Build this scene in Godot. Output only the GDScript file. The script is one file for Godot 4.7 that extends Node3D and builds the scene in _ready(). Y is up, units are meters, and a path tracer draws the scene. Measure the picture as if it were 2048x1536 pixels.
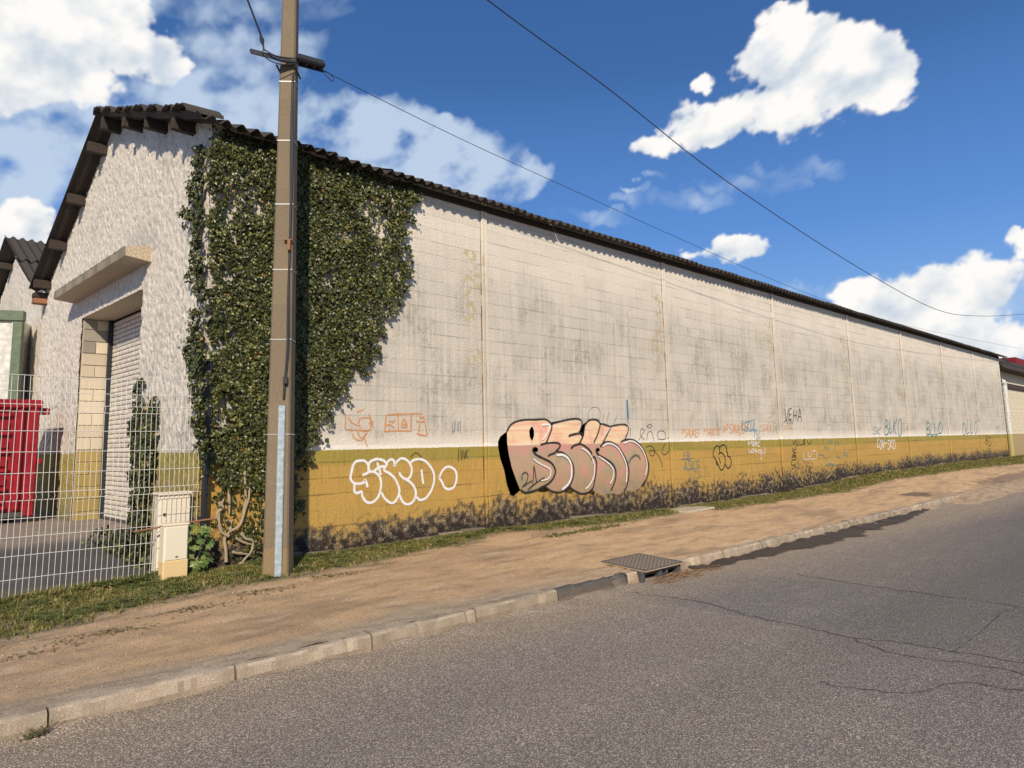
extends Node3D
# A painted block warehouse beside a street: the long wall is the plane z = 0, the street lies at z > 3, the gable is the plane x = 3.2; y = 0 is eye height.

const EYE := Vector3(0, 0, 8.185)
const SUN_DIR := Vector3(0.8, -0.78, -1.0)
const ROAD_Y := -1.65
const KERB_Z := 3.05
const PITCH := 0.177
const EAVE := Vector2(0.28, 3.76)      # z, y of the street-side eave
const RIDGE := Vector2(-3.87, 5.24)
const VALLEY := Vector2(-7.95, 3.12)
const POSTS := [7.53, 12.62, 17.6, 22.63, 27.5, 32.4, 37.2, 42.0]

var rng := RandomNumberGenerator.new()
var M := {}
var used := {}

# ------------------------------------------------------------------ mesh building
class B:
	var v := PackedVector3Array()
	var n := PackedVector3Array()
	var c := PackedColorArray()
	var i := PackedInt32Array()

	func quad(p: Vector3, q: Vector3, r: Vector3, s: Vector3, col := Color.WHITE) -> void:   # counter-clockwise from outside
		var k := v.size()
		var nn := (r - p).cross(s - q).normalized()
		v.append(p); v.append(q); v.append(r); v.append(s)
		for j in 4:
			n.append(nn); c.append(col)
		i.append_array(PackedInt32Array([k, k + 2, k + 1, k, k + 3, k + 2]))

	func tri(p: Vector3, q: Vector3, r: Vector3, col := Color.WHITE) -> void:
		var k := v.size()
		var nn := (q - p).cross(r - p).normalized()
		v.append(p); v.append(q); v.append(r)
		for j in 3:
			n.append(nn); c.append(col)
		i.append_array(PackedInt32Array([k, k + 2, k + 1]))

	func box(at: Vector3, size: Vector3, bevel := 0.0, col := Color.WHITE, basis := Basis.IDENTITY) -> void:
		var h := size * 0.5
		var b := minf(bevel, minf(h.x, minf(h.y, h.z)) * 0.9)
		var face := []     # per axis and sign: four corners
		for ax in 3:
			for sg in [1.0, -1.0]:
				var u := (ax + 1) % 3
				var w := (ax + 2) % 3
				var pts := []
				for e in [[-1.0, -1.0], [1.0, -1.0], [1.0, 1.0], [-1.0, 1.0]]:
					var p := Vector3.ZERO
					p[ax] = sg * h[ax]
					p[u] = e[0] * sg * (h[u] - b)
					p[w] = e[1] * (h[w] - b)
					pts.append(at + basis * p)
				quad(pts[0], pts[1], pts[2], pts[3], col)
				face.append(pts)
		if b <= 0.0:
			return
		for ax in 3:
			var u := (ax + 1) % 3
			var w := (ax + 2) % 3
			for su in [1.0, -1.0]:
				for sw in [1.0, -1.0]:
					var p := Vector3.ZERO
					var q := Vector3.ZERO
					p[u] = su * h[u]; p[w] = sw * (h[w] - b)
					q[w] = sw * h[w]; q[u] = su * (h[u] - b)
					var e := Vector3.ZERO
					e[ax] = h[ax] - b
					var a0 := at + basis * (p - e); var a1 := at + basis * (p + e)
					var b0 := at + basis * (q - e); var b1 := at + basis * (q + e)
					if su * sw > 0:
						quad(a0, b0, b1, a1, col)
					else:
						quad(a1, b1, b0, a0, col)
		for sx in [1.0, -1.0]:
			for sy in [1.0, -1.0]:
				for sz in [1.0, -1.0]:
					var p := at + basis * Vector3(sx * h.x, sy * (h.y - b), sz * (h.z - b))
					var q := at + basis * Vector3(sx * (h.x - b), sy * h.y, sz * (h.z - b))
					var r := at + basis * Vector3(sx * (h.x - b), sy * (h.y - b), sz * h.z)
					if sx * sy * sz > 0:
						tri(p, q, r, col)
					else:
						tri(p, r, q, col)

	func tube(path: Array, radius, sides := 6, col := Color.WHITE, caps := true) -> void:
		var k := v.size()
		var up := Vector3.UP
		for s in path.size():
			var a: Vector3 = path[maxi(s - 1, 0)]
			var b: Vector3 = path[mini(s + 1, path.size() - 1)]
			var d := (b - a).normalized()
			if absf(d.dot(up)) > 0.95:
				up = Vector3.RIGHT if absf(d.x) < 0.9 else Vector3.BACK
			var x := d.cross(up).normalized()
			var y := x.cross(d).normalized()
			up = y
			var r: float = radius[s] if radius is Array else radius
			for j in sides:
				var t := TAU * j / sides
				var o := x * cos(t) + y * sin(t)
				v.append(path[s] + o * r)
				n.append(o)
				c.append(col)
		for s in path.size() - 1:
			for j in sides:
				var p := k + s * sides + j
				var q := k + s * sides + (j + 1) % sides
				i.append_array(PackedInt32Array([p, q, p + sides, q, q + sides, p + sides]))
		if caps:
			for e in [0, path.size() - 1]:
				var o := k + int(e) * sides
				for j in range(1, sides - 1):
					i.append_array(PackedInt32Array([o, o + j, o + j + 1] if e == 0 else [o, o + j + 1, o + j]))

	func poly(pts: Array, off: Vector3, col := Color.WHITE) -> void:    # convex outline, counter-clockwise from outside, drawn out along -off
		var m := pts.size()
		for j in range(1, m - 1):
			tri(pts[0], pts[j], pts[j + 1], col)
			tri(pts[0] + off, pts[j + 1] + off, pts[j] + off, col)
		for j in m:
			var p: Vector3 = pts[j]
			var q: Vector3 = pts[(j + 1) % m]
			quad(p, p + off, q + off, q, col)

	func mesh(mat: Material = null, into: ArrayMesh = null) -> ArrayMesh:
		var a := []
		a.resize(Mesh.ARRAY_MAX)
		a[Mesh.ARRAY_VERTEX] = v
		a[Mesh.ARRAY_NORMAL] = n
		a[Mesh.ARRAY_COLOR] = c
		a[Mesh.ARRAY_INDEX] = i
		var m := into if into else ArrayMesh.new()
		m.add_surface_from_arrays(Mesh.PRIMITIVE_TRIANGLES, a)
		if mat:
			m.surface_set_material(m.get_surface_count() - 1, mat)
		return m


func numbered(parent: Node, called: String) -> String:
	var key := str(parent.get_instance_id()) + called
	var k: int = used.get(key, 0)
	used[key] = k + 1
	return called if k == 0 else "%s_%03d" % [called, k]


func put(called: String, mesh: Mesh, mat: Material, parent: Node = self, at := Transform3D()) -> MeshInstance3D:
	var o := MeshInstance3D.new()
	o.name = numbered(parent, called)
	o.mesh = mesh
	if mat:
		o.material_override = mat
	o.transform = at
	parent.add_child(o, true)
	return o


func obj(called: String, b: B, mat: Material, parent: Node = self) -> MeshInstance3D:
	return put(called, b.mesh(), mat, parent)


func thing(called: String, label: String, category: String, group := "", at := Vector3.ZERO) -> Node3D:
	var o := Node3D.new()
	o.name = numbered(self, called)
	o.position = at
	add_child(o, true)
	tag(o, label, category, group)
	return o


func tag(o: Node, label: String, category := "", group := "") -> Node:
	o.set_meta("label", label)
	if category:
		o.set_meta("category", category)
	if group:
		o.set_meta("group", group)
	return o


func structure(o: Node, label := "") -> Node:
	o.set_meta("kind", "structure")
	if label:
		o.set_meta("label", label)
	return o


func stuff(o: Node, label := "", category := "") -> Node:
	o.set_meta("kind", "stuff")
	if label:
		o.set_meta("label", label)
	if category:
		o.set_meta("category", category)
	return o


func many(called: String, mesh: Mesh, mat: Material, where: Array, tint: Array, parent: Node = self) -> MultiMeshInstance3D:
	var mm := MultiMesh.new()
	mm.transform_format = MultiMesh.TRANSFORM_3D
	mm.use_colors = true
	mm.mesh = mesh
	mm.instance_count = where.size()
	for k in where.size():
		mm.set_instance_transform(k, where[k])
		mm.set_instance_color(k, tint[k])
	var o := MultiMeshInstance3D.new()
	o.name = numbered(parent, called)
	o.multimesh = mm
	o.material_override = mat
	parent.add_child(o, true)
	return o


func between(table: Array, x: float) -> float:      # straight lines between [x, y] pairs
	if x <= table[0][0]:
		return table[0][1]
	for k in range(1, table.size()):
		if x <= table[k][0]:
			return lerpf(table[k - 1][1], table[k][1], (x - table[k - 1][0]) / (table[k][0] - table[k - 1][0]))
	return table[-1][1]


func noise(sd: int, freq: float, octaves := 4) -> FastNoiseLite:
	var f := FastNoiseLite.new()
	f.seed = sd
	f.noise_type = FastNoiseLite.TYPE_SIMPLEX_SMOOTH
	f.frequency = freq
	f.fractal_octaves = octaves
	f.fractal_type = FastNoiseLite.FRACTAL_FBM if octaves > 1 else FastNoiseLite.FRACTAL_NONE
	return f


func smooth(path: Array, per := 4) -> Array:       # Catmull-Rom through 3D points
	var out := []
	var m := path.size()
	for k in m - 1:
		var p0: Vector3 = path[maxi(k - 1, 0)]
		var p1: Vector3 = path[k]
		var p2: Vector3 = path[k + 1]
		var p3: Vector3 = path[mini(k + 2, m - 1)]
		for s in per:
			out.append(p1.cubic_interpolate(p2, p0, p3, float(s) / per))
	out.append(path[m - 1])
	return out


# ------------------------------------------------------------------ materials
func mat(col: Color, rough := 0.9, tex: Texture2D = null, tile := 1.0, bump := 0.0, bump_tex: Texture2D = null) -> StandardMaterial3D:   # col: linear base colour
	var m := StandardMaterial3D.new()
	var k := 1.0 / (tex.get_meta("mean", 1.0) as float if tex else 1.0)      # the texture varies the colour round its mean
	m.albedo_color = Color(col.r * k, col.g * k, col.b * k).linear_to_srgb()
	m.roughness = rough
	m.vertex_color_use_as_albedo = true
	if tex or bump_tex:
		m.uv1_triplanar = true
		m.uv1_world_triplanar = true
		m.uv1_scale = Vector3.ONE / tile
		m.albedo_texture = tex
		if bump != 0.0:
			m.heightmap_enabled = true
			m.heightmap_scale = bump
			m.heightmap_texture = bump_tex if bump_tex else tex
	return m


func grain(sd: int, freq: float, lo: float, hi: float, octaves := 5, contrast := 1.0, side := 512) -> ImageTexture:   # seamless grey noise between two sRGB levels
	var im := noise(sd, freq, octaves).get_seamless_image(side, side, false, false, 0.12)
	im.convert(Image.FORMAT_L8)
	var d := im.get_data()
	for k in d.size():
		var t := clampf((d[k] / 255.0 - 0.5) * contrast + 0.5, 0.0, 1.0)
		d[k] = int(255.0 * lerpf(lo, hi, t))
	return grey(d, side)


func grey(d: PackedByteArray, side: int) -> ImageTexture:
	var t := ImageTexture.create_from_image(Image.create_from_data(side, side, false, Image.FORMAT_L8, d))
	var sum := 0.0
	for k in range(0, d.size(), 7):
		sum += pow(d[k] / 255.0, 2.2)
	t.set_meta("mean", sum / (d.size() / 7.0))
	return t


func aggregate(sd: int, side: int, dots: int, lo: float, hi: float, rmin: float, rmax: float, base: float) -> ImageTexture:   # small stones set in a binder
	var d := PackedByteArray()
	d.resize(side * side)
	var r := RandomNumberGenerator.new()
	r.seed = sd
	for k in d.size():
		d[k] = int(255.0 * clampf(base + r.randf_range(-0.06, 0.06), 0.0, 1.0))
	for k in dots:
		var cx := r.randf() * side
		var cy := r.randf() * side
		var rad := r.randf_range(rmin, rmax)
		var val := r.randf_range(lo, hi)
		var m := int(ceil(rad))
		for y in range(-m, m + 1):
			for x in range(-m, m + 1):
				if x * x + y * y * 1.3 <= rad * rad:
					var px := posmod(int(cx) + x, side)
					var py := posmod(int(cy) + y, side)
					d[py * side + px] = int(255.0 * clampf(val + r.randf_range(-0.04, 0.04), 0.0, 1.0))
	return grey(d, side)


func grown(sd: int, w: int, h: int, freq: float, octaves: int, sx := 1, sy := 1) -> PackedByteArray:   # noise image stretched sx, sy times
	var im := noise(sd, freq, octaves).get_image(maxi(w / sx, 4), maxi(h / sy, 4), false, false, true)
	im.convert(Image.FORMAT_L8)
	if sx > 1 or sy > 1:
		im.resize(w, h, Image.INTERPOLATE_CUBIC)
	return im.get_data()


func wall_ground(x: float) -> float:
	return between([[-12, -1.42], [1.3, -1.37], [3, -1.31], [7.5, -1.29], [12.6, -1.36], [17.7, -1.35], [22.7, -1.17], [32, -1.12], [42, -1.15], [70, -1.2]], x)


func mould_top(x: float) -> float:
	return between([[3, -0.98], [5, -1.0], [7.4, -0.93], [8, -0.85], [9.5, -0.9], [11.3, -0.84], [12.6, -0.85], [14.5, -0.95], [16.5, -0.85], [17.6, -0.8], [20, -0.8], [22.5, -0.78], [25, -0.86], [28, -0.72], [32, -0.78], [36, -0.75], [42, -0.78]], x)


func wall_paint(sd: int, x0: float, x1: float, y0: float, y1: float, w: int, h: int) -> ImageTexture:
	var ppm := w / (x1 - x0)
	var blot := grown(sd, w, h, 0.9 / ppm, 4)
	var streak := grown(sd + 1, w, h, 0.055 if ppm > 100 else 0.11, 3, 1, 26)
	var streak2 := grown(sd + 2, w, h, 0.16 if ppm > 100 else 0.2, 3, 1, 12)
	var course := grown(sd + 3, w, h, 0.06, 3, 14, 1)
	var fine := grown(sd + 4, w, h, 0.22, 3)
	var mid := grown(sd + 5, w, h, 7.0 / ppm, 3)
	var out := PackedByteArray()
	out.resize(w * h * 3)
	var k := 0
	for py in h:
		var y := y1 - (py + 0.5) / h * (y1 - y0)
		var band := smoothstep(0.0, 0.25, y) * (1.0 - smoothstep(2.0, 3.3, y))
		var drip := smoothstep(2.9, 3.9, y)
		var fy := fposmod(y, 0.2)
		var joint := 1.0 - smoothstep(0.004, 0.016, minf(fy, 0.2 - fy))
		for px in w:
			var x := x0 + (px + 0.5) / w * (x1 - x0)
			var b := blot[k] / 255.0
			var st := streak[k] / 255.0
			var s2 := streak2[k] / 255.0
			var f := fine[k] / 255.0
			var m := mid[k] / 255.0
			var cs := course[k] / 255.0
			var r := 225.0
			var g := 216.0
			var bl := 201.0
			var edge := -0.047 + (f - 0.5) * 0.012
			if y > edge:
				var dirt := band * (0.16 + 0.30 * st + 0.22 * clampf((f - 0.45) * 3.0, 0.0, 1.0)) + clampf((b - 0.36) * 1.7, 0.0, 1.0) * (0.25 + 0.75 * band) * clampf((st * 0.6 + m * 0.4 - 0.25) * 1.5, 0.0, 1.0) * 0.8
				dirt += clampf((s2 - 0.62) * 2.0, 0.0, 1.0) * 0.35 * band
				dirt += drip * clampf((s2 - 0.45) * 2.0, 0.0, 1.0) * 0.55 * b
				dirt += clampf((m - 0.62) * 3.0, 0.0, 1.0) * clampf((b - 0.5) * 3.0, 0.0, 1.0) * 0.5 * band
				dirt += joint * clampf((cs - 0.52) * 3.0, 0.0, 1.0) * 0.45
				if y < 0.015:
					dirt *= 0.15
					r = 238.0; g = 232.0; bl = 221.0
				dirt = clampf(dirt, 0.0, 1.0)
				r = lerpf(r, 152.0, dirt * 0.8); g = lerpf(g, 147.0, dirt * 0.8); bl = lerpf(bl, 134.0, dirt * 0.8)
				var near_post := fposmod(x - 7.53, 4.96)
				near_post = 4.96 - near_post
				var pit := smoothstep(1.1, 0.1, near_post) * smoothstep(0.3, 0.8, b + 0.15) * step_(f, 0.63) * band
				if pit > 0.0:
					r = lerpf(r, 116.0, pit * 0.8); g = lerpf(g, 108.0, pit * 0.8); bl = lerpf(bl, 92.0, pit * 0.8)
				if near_post < 0.42 and m > 0.6 and b > 0.5 and y > 1.2 and y < 3.0:
					r = lerpf(r, 190.0, 0.7); g = lerpf(g, 172.0, 0.7); bl = lerpf(bl, 132.0, 0.7)
				if f > 0.83:
					r *= 0.86; g *= 0.86; bl *= 0.85
			else:
				var ol := smoothstep(-0.27, -0.2, y + (m - 0.5) * 0.05)
				r = lerpf(188.0, 160.0, ol); g = lerpf(151.0, 142.0, ol); bl = lerpf(78.0, 66.0, ol)
				var fade := clampf((b - 0.5) * 2.2, 0.0, 1.0) * clampf((m - 0.3) * 1.8, 0.0, 1.0)
				r = lerpf(r, 172.0, fade * 0.5); g = lerpf(g, 150.0, fade * 0.5); bl = lerpf(bl, 104.0, fade * 0.5)
				var dk := joint * clampf((cs - 0.48) * 2.4, 0.0, 1.0) * 0.3 + clampf((s2 - 0.6) * 2.0, 0.0, 1.0) * 0.2
				r *= 1.0 - dk; g *= 1.0 - dk; bl *= 1.0 - dk
				var top := mould_top(x)
				var base := wall_ground(x)
				var hgt := (y - base) / (top - base)
				var low := smoothstep(1.28, 0.42, hgt + (m - 0.5) * 0.75 + (b - 0.5) * 0.7 + (s2 - 0.5) * 0.25)
				if low > 0.0:
					var deep := smoothstep(0.75, 0.12, hgt + (m - 0.5) * 0.9 + (b - 0.5) * 0.6)
					var sp := f * 0.62 + m * 0.38 + (s2 - 0.5) * 0.12
					var q := smoothstep(0.48, 0.68, sp) * (0.7 - 0.45 * deep)
					var rr := lerpf(lerpf(84.0, 40.0, deep), 172.0, q)
					var gg := lerpf(lerpf(71.0, 31.0, deep), 160.0, q)
					var bb := lerpf(lerpf(54.0, 26.0, deep), 138.0, q)
					if b > 0.52 and sp > 0.5 and deep < 0.6:
						rr = lerpf(rr, 150.0, 0.45); gg = lerpf(gg, 122.0, 0.45); bb = lerpf(bb, 62.0, 0.45)
					if f > 0.78 and m > 0.55:
						rr = 205.0; gg = 198.0; bb = 184.0
					var cover := clampf(low * 1.25 - smoothstep(0.4, 0.7, sp) * (1.0 - low) * 0.5, 0.0, 1.0)
					r = lerpf(r, rr, cover); g = lerpf(g, gg, cover); bl = lerpf(bl, bb, cover)
			var v := 0.965 + 0.07 * f
			out[k * 3] = int(clampf(r * v, 0.0, 255.0))
			out[k * 3 + 1] = int(clampf(g * v, 0.0, 255.0))
			out[k * 3 + 2] = int(clampf(bl * v, 0.0, 255.0))
			k += 1
	return ImageTexture.create_from_image(Image.create_from_data(w, h, false, Image.FORMAT_RGB8, out))


func step_(a: float, b: float) -> float:
	return clampf((a - b) * 12.0, 0.0, 1.0)


func wall_mat(tex: Texture2D, x0: float, x1: float, y0: float, y1: float, sd: int) -> StandardMaterial3D:
	var m := StandardMaterial3D.new()
	m.albedo_texture = tex
	m.vertex_color_use_as_albedo = true
	m.roughness = 0.92
	m.uv1_triplanar = true
	m.uv1_world_triplanar = true
	m.uv1_triplanar_sharpness = 12.0
	m.uv1_scale = Vector3(1.0 / (x1 - x0), 1.0 / (y1 - y0), 1.0)
	m.uv1_offset = Vector3(-x0 / (x1 - x0), -y1 / (y1 - y0), 0)
	m.texture_repeat = true
	m.heightmap_enabled = true
	m.heightmap_scale = 0.5
	var im := noise(sd, 0.14, 4).get_image(1536, 864)
	im.convert(Image.FORMAT_L8)
	m.heightmap_texture = ImageTexture.create_from_image(im)
	return m


func materials() -> void:
	M.near = wall_mat(wall_paint(11, 3.0, 13.6, -1.7, 4.2, 2000, 1112), 3.0, 13.6, -1.7, 4.2, 91)
	M.far = wall_mat(wall_paint(31, 13.6, 43.6, -1.7, 4.2, 2048, 480), 13.6, 43.6, -1.7, 4.2, 92)
	var soft := grain(1, 0.012, 0.72, 1.0)
	var rough := grain(2, 0.05, 0.6, 1.0, 4, 1.3)
	var speck := aggregate(3, 512, 9000, 0.5, 1.0, 1.0, 2.6, 0.66)
	M.render = mat(Color.WHITE, 0.95, rough, 0.35, 0.35)
	M.plain_render = mat(Color(0.7, 0.63, 0.52), 0.92, soft, 1.2, 0.2)
	M.concrete = mat(Color(0.5, 0.45, 0.37), 0.92, rough, 0.6, 0.35)
	M.pole = mat(Color(0.265, 0.205, 0.135), 0.93, speck, 0.3, 0.35)
	M.kerb = mat(Color(0.47, 0.39, 0.30), 0.93, speck, 0.45, 0.3)
	M.sheet = mat(Color(0.06, 0.05, 0.042), 0.95, rough, 0.5, 0.4)
	M.timber = mat(Color(0.045, 0.034, 0.027), 0.9, grain(5, 0.03, 0.55, 1.0), 0.5, 0.3)  # weathered wood, blackened further to carry the shade under the overhang
	M.asphalt = mat(Color.WHITE, 0.93, aggregate(7, 1024, 42000, 0.35, 1.0, 1.4, 3.8, 0.5), 1.3, 0.55)
	M.soil = mat(Color.WHITE, 0.97, aggregate(8, 1024, 30000, 0.5, 1.0, 0.8, 3.0, 0.82), 1.7, 0.5)
	M.yard = mat(Color.WHITE, 0.93, speck, 1.1, 0.3)
	M.door = mat(Color(0.70, 0.65, 0.56), 0.6, soft, 0.8)
	M.iron = mat(Color(0.10, 0.098, 0.1), 0.65, rough, 0.3, 0.2)
	M.iron.metallic = 0.3
	M.wire = mat(Color(0.72, 0.7, 0.64), 0.5)
	M.dark = mat(Color(0.018, 0.02, 0.026), 0.5)
	M.cable = mat(Color(0.02, 0.022, 0.03), 0.55)
	M.steel = mat(Color(0.52, 0.52, 0.5), 0.4)
	M.steel.metallic = 0.7
	M.conduit = mat(Color(0.36, 0.42, 0.47), 0.55, soft, 0.4)
	M.red = mat(Color(0.29, 0.006, 0.016), 0.45, soft, 0.9)
	M.cream = mat(Color(0.78, 0.64, 0.42), 0.55)
	M.cream2 = mat(Color(0.80, 0.71, 0.55), 0.5)
	M.rust = mat(Color(0.3, 0.14, 0.07), 0.8, rough, 0.2)
	M.green = mat(Color(0.10, 0.145, 0.085), 0.5, soft, 0.7)
	M.cladding = mat(Color(0.62, 0.62, 0.58), 0.5, soft, 0.9)
	M.bark = mat(Color(0.40, 0.32, 0.21), 0.95, rough, 0.12, 0.3)
	M.leaf = mat(Color.WHITE, 0.38)
	M.leaf.backlight_enabled = true
	M.leaf.backlight = Color(0.35, 0.4, 0.15)
	M.blade = mat(Color.WHITE, 0.65)
	M.blade.backlight_enabled = true
	M.blade.backlight = Color(0.4, 0.45, 0.2)
	M.tint = mat(Color.WHITE, 0.9)
	M.glass = mat(Color(0.02, 0.022, 0.025), 0.15)
	M.spray = mat(Color.WHITE, 0.8)
	M.spray.transparency = BaseMaterial3D.TRANSPARENCY_ALPHA
	M.wet = mat(Color(0.8, 0.8, 0.8), 0.62)
	M.wet.transparency = BaseMaterial3D.TRANSPARENCY_ALPHA


# ------------------------------------------------------------------ sky
func sky_picture() -> ImageTexture:
	var W := 4096
	var H := 2048
	var low := sky_part(256, 128, 0.0, 360.0, 90.0, -90.0)
	low.resize(W, H, Image.INTERPOLATE_CUBIC)
	# the same sky, computed finer over the sector that the street faces
	var deg := 360.0 / W
	var fine := sky_part(1000, 560, 23 * deg, 1023 * deg, 45.0, 45.0 - 560 * deg)
	low.blit_rect(fine, Rect2i(0, 0, 1000, 560), Vector2i(23, 512))
	return ImageTexture.create_from_image(low)


func sky_part(w: int, h: int, u0: float, u1: float, e0: float, e1: float) -> Image:
	var f1 := noise(301, 0.11, 6)
	var f2 := noise(302, 0.33, 5)
	var f3 := noise(303, 0.05, 5)
	var d := PackedByteArray()
	d.resize(w * h * 3)
	var k := 0
	for py in h:
		var el := e0 + (e1 - e0) * (py + 0.5) / h
		var sky := Vector3(between([[0, 0.42], [5, 0.27], [16, 0.115], [28, 0.054], [45, 0.033], [90, 0.02]], el), between([[0, 0.64], [5, 0.50], [16, 0.285], [28, 0.152], [45, 0.10], [90, 0.07]], el), between([[0, 0.92], [5, 0.86], [16, 0.68], [28, 0.40], [45, 0.28], [90, 0.2]], el))
		if el < 0.0:
			sky = Vector3(0.16, 0.14, 0.11)
		var ce := cos(deg_to_rad(el))
		for px in w:
			var az := u0 + (u1 - u0) * (px + 0.5) / w
			if az > 225.0:
				az -= 360.0
			var c := sky
			if el > -1.0:
				var ax := az * ce
				var wx := f2.get_noise_2d(ax, el) * 1.1
				var wy := f2.get_noise_2d(ax + 40.0, el + 17.0) * 0.9
				var n1 := f1.get_noise_2d(ax * 1.6 + 7.0, el * 1.9)
				var veil := 0.0
				for q in range(0, VEILS.size(), 6):
					var dx: float = (az + wx * 1.6 - VEILS[q]) * ce
					var dy: float = el + wy - VEILS[q + 1]
					var ra: float = VEILS[q + 2] * ce * 1.25
					if absf(dx) < ra * 1.3 and absf(dy) < ra * 1.3:
						var s: float = VEILS[q + 4]
						var x: float = (dx * cos(s) + dy * sin(s)) / ra
						var y: float = (dy * cos(s) - dx * sin(s)) / (VEILS[q + 3] * 1.25)
						var g := 1.0 - x * x - y * y
						if g > 0.0:
							veil = maxf(veil, sqrt(g) * VEILS[q + 5] * 1.2)
				# beyond the mapped clouds the same sort of thin cloud goes on
				var off := smoothstep(4.0, 14.0, absf(az - 45.0) - 40.0)
				if off > 0.0:
					veil = maxf(veil, off * clampf(f3.get_noise_2d(ax, el * 1.5) * 2.2 + 0.1, 0.0, 0.9) * smoothstep(75.0, 30.0, el))
				if veil > 0.0:
					var va := clampf(veil * (0.86 + 1.25 * n1 + 0.35 * wx), 0.0, 1.0)
					va = va * va * (3.0 - 2.0 * va) * 0.9
					c = c.lerp(Vector3(0.56, 0.68, 0.84), va)
				var dens := 0.0
				var lift := 0.0
				for q in range(0, CUMULUS.size(), 6):
					var dx: float = (az + wx * 0.8 - CUMULUS[q]) * ce
					var dy: float = el + wy * 0.8 - CUMULUS[q + 1]
					var ra: float = CUMULUS[q + 2] * ce * 1.15
					if absf(dx) < ra * 1.3 and absf(dy) < ra * 1.3:
						var s: float = CUMULUS[q + 4]
						var x: float = (dx * cos(s) + dy * sin(s)) / ra
						var y: float = (dy * cos(s) - dx * sin(s)) / (CUMULUS[q + 3] * 1.15)
						var g := 1.0 - x * x - y * y
						if g > 0.0:
							g *= CUMULUS[q + 5]
							dens += g * (1.0 - dens * 0.55)
							lift += g * (y - 0.5 * x)
				if dens > 0.0:
					var e := dens + n1 * 0.6 + f2.get_noise_2d(ax * 3.1, el * 3.1) * 0.28
					var a := clampf((e - 0.14) / 0.42, 0.0, 1.0)
					a = a * a * (3.0 - 2.0 * a)
					var lit := clampf(0.72 + lift / (dens + 0.35) * 0.5 + f2.get_noise_2d(ax * 0.75 + 11.0, el * 0.9) * 1.1 + n1 * 0.55 + (1.0 - a) * 0.15, 0.0, 1.0)
					var cc := Vector3(0.60, 0.68, 0.77).lerp(Vector3(1.0, 0.98, 0.95), lit)
					c = c.lerp(cc, a)
			var o := Color(c.x, c.y, c.z).linear_to_srgb()
			d[k] = int(clampf(o.r, 0.0, 1.0) * 255.0)
			d[k + 1] = int(clampf(o.g, 0.0, 1.0) * 255.0)
			d[k + 2] = int(clampf(o.b, 0.0, 1.0) * 255.0)
			k += 3
	return Image.create_from_data(w, h, false, Image.FORMAT_RGB8, d)


# ------------------------------------------------------------------ warehouse
func roof_y(z: float) -> float:
	if z > RIDGE.x:
		return lerpf(RIDGE.y, EAVE.y, (z - RIDGE.x) / (EAVE.x - RIDGE.x))
	return lerpf(RIDGE.y, VALLEY.y, (z - RIDGE.x) / (VALLEY.x - RIDGE.x))


func roof_y2(z: float) -> float:
	if z > -10.9:
		return lerpf(4.72, 3.2, (z + 10.9) / 2.85)
	return lerpf(4.72, 2.4, (z + 10.9) / -4.6)


func sheet_mesh(length: float, waves: float, sd: int) -> ArrayMesh:
	var b := B.new()
	var per := 8
	var cols := int(waves * per)
	var r := RandomNumberGenerator.new()
	r.seed = sd
	var sag := r.randf_range(-0.012, 0.012)
	var ragged := []
	for k in cols + 1:
		ragged.append(r.randf_range(0.0, 0.02))
	for side in 2:
		var k0 := b.v.size()
		for row in 3:
			for k in cols + 1:
				var x := k * PITCH / per
				var a := TAU * x / PITCH
				var z = length * row / 2.0 + (ragged[k] if row == 2 else 0.0)
				var y := 0.032 * cos(a) + (sag if row == 1 else 0.0) - side * 0.008
				b.v.append(Vector3(x, y, z))
				var nn := Vector3(0.032 * TAU / PITCH * sin(a), 1, 0).normalized()
				b.n.append(nn if side == 0 else -nn)
				b.c.append(Color.WHITE)
		for row in 2:
			for k in cols:
				var p := k0 + row * (cols + 1) + k
				var q := p + cols + 1
				b.i.append_array(PackedInt32Array([p, p + 1, q, p + 1, q + 1, q] if side == 0 else [p, q, p + 1, p + 1, q, q + 1]))
	var half := 3 * (cols + 1)
	for k in cols:      # lower and upper edges
		for e in [0, 2]:
			var p: Vector3 = b.v[e * (cols + 1) + k]
			var q: Vector3 = b.v[e * (cols + 1) + k + 1]
			var r2: Vector3 = b.v[half + e * (cols + 1) + k + 1]
			var s2: Vector3 = b.v[half + e * (cols + 1) + k]
			if e == 2:
				b.quad(s2, r2, q, p)
			else:
				b.quad(p, q, r2, s2)
	for row in 2:
		for e in [0, cols]:
			var p: Vector3 = b.v[row * (cols + 1) + e]
			var q: Vector3 = b.v[(row + 1) * (cols + 1) + e]
			var r2: Vector3 = b.v[half + (row + 1) * (cols + 1) + e]
			var s2: Vector3 = b.v[half + row * (cols + 1) + e]
			if e == 0:
				b.quad(p, s2, r2, q)
			else:
				b.quad(p, q, r2, s2)
	return b.mesh()


func slope_basis(from: Vector2, to: Vector2) -> Basis:      # (z, y) of the upper and lower edge
	var d := Vector3(0, to.y - from.y, to.x - from.x).normalized()
	var up := d.cross(Vector3.RIGHT) if d.z > 0 else Vector3.RIGHT.cross(d)
	var x := up.cross(d)
	return Basis(x, up, d)


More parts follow.
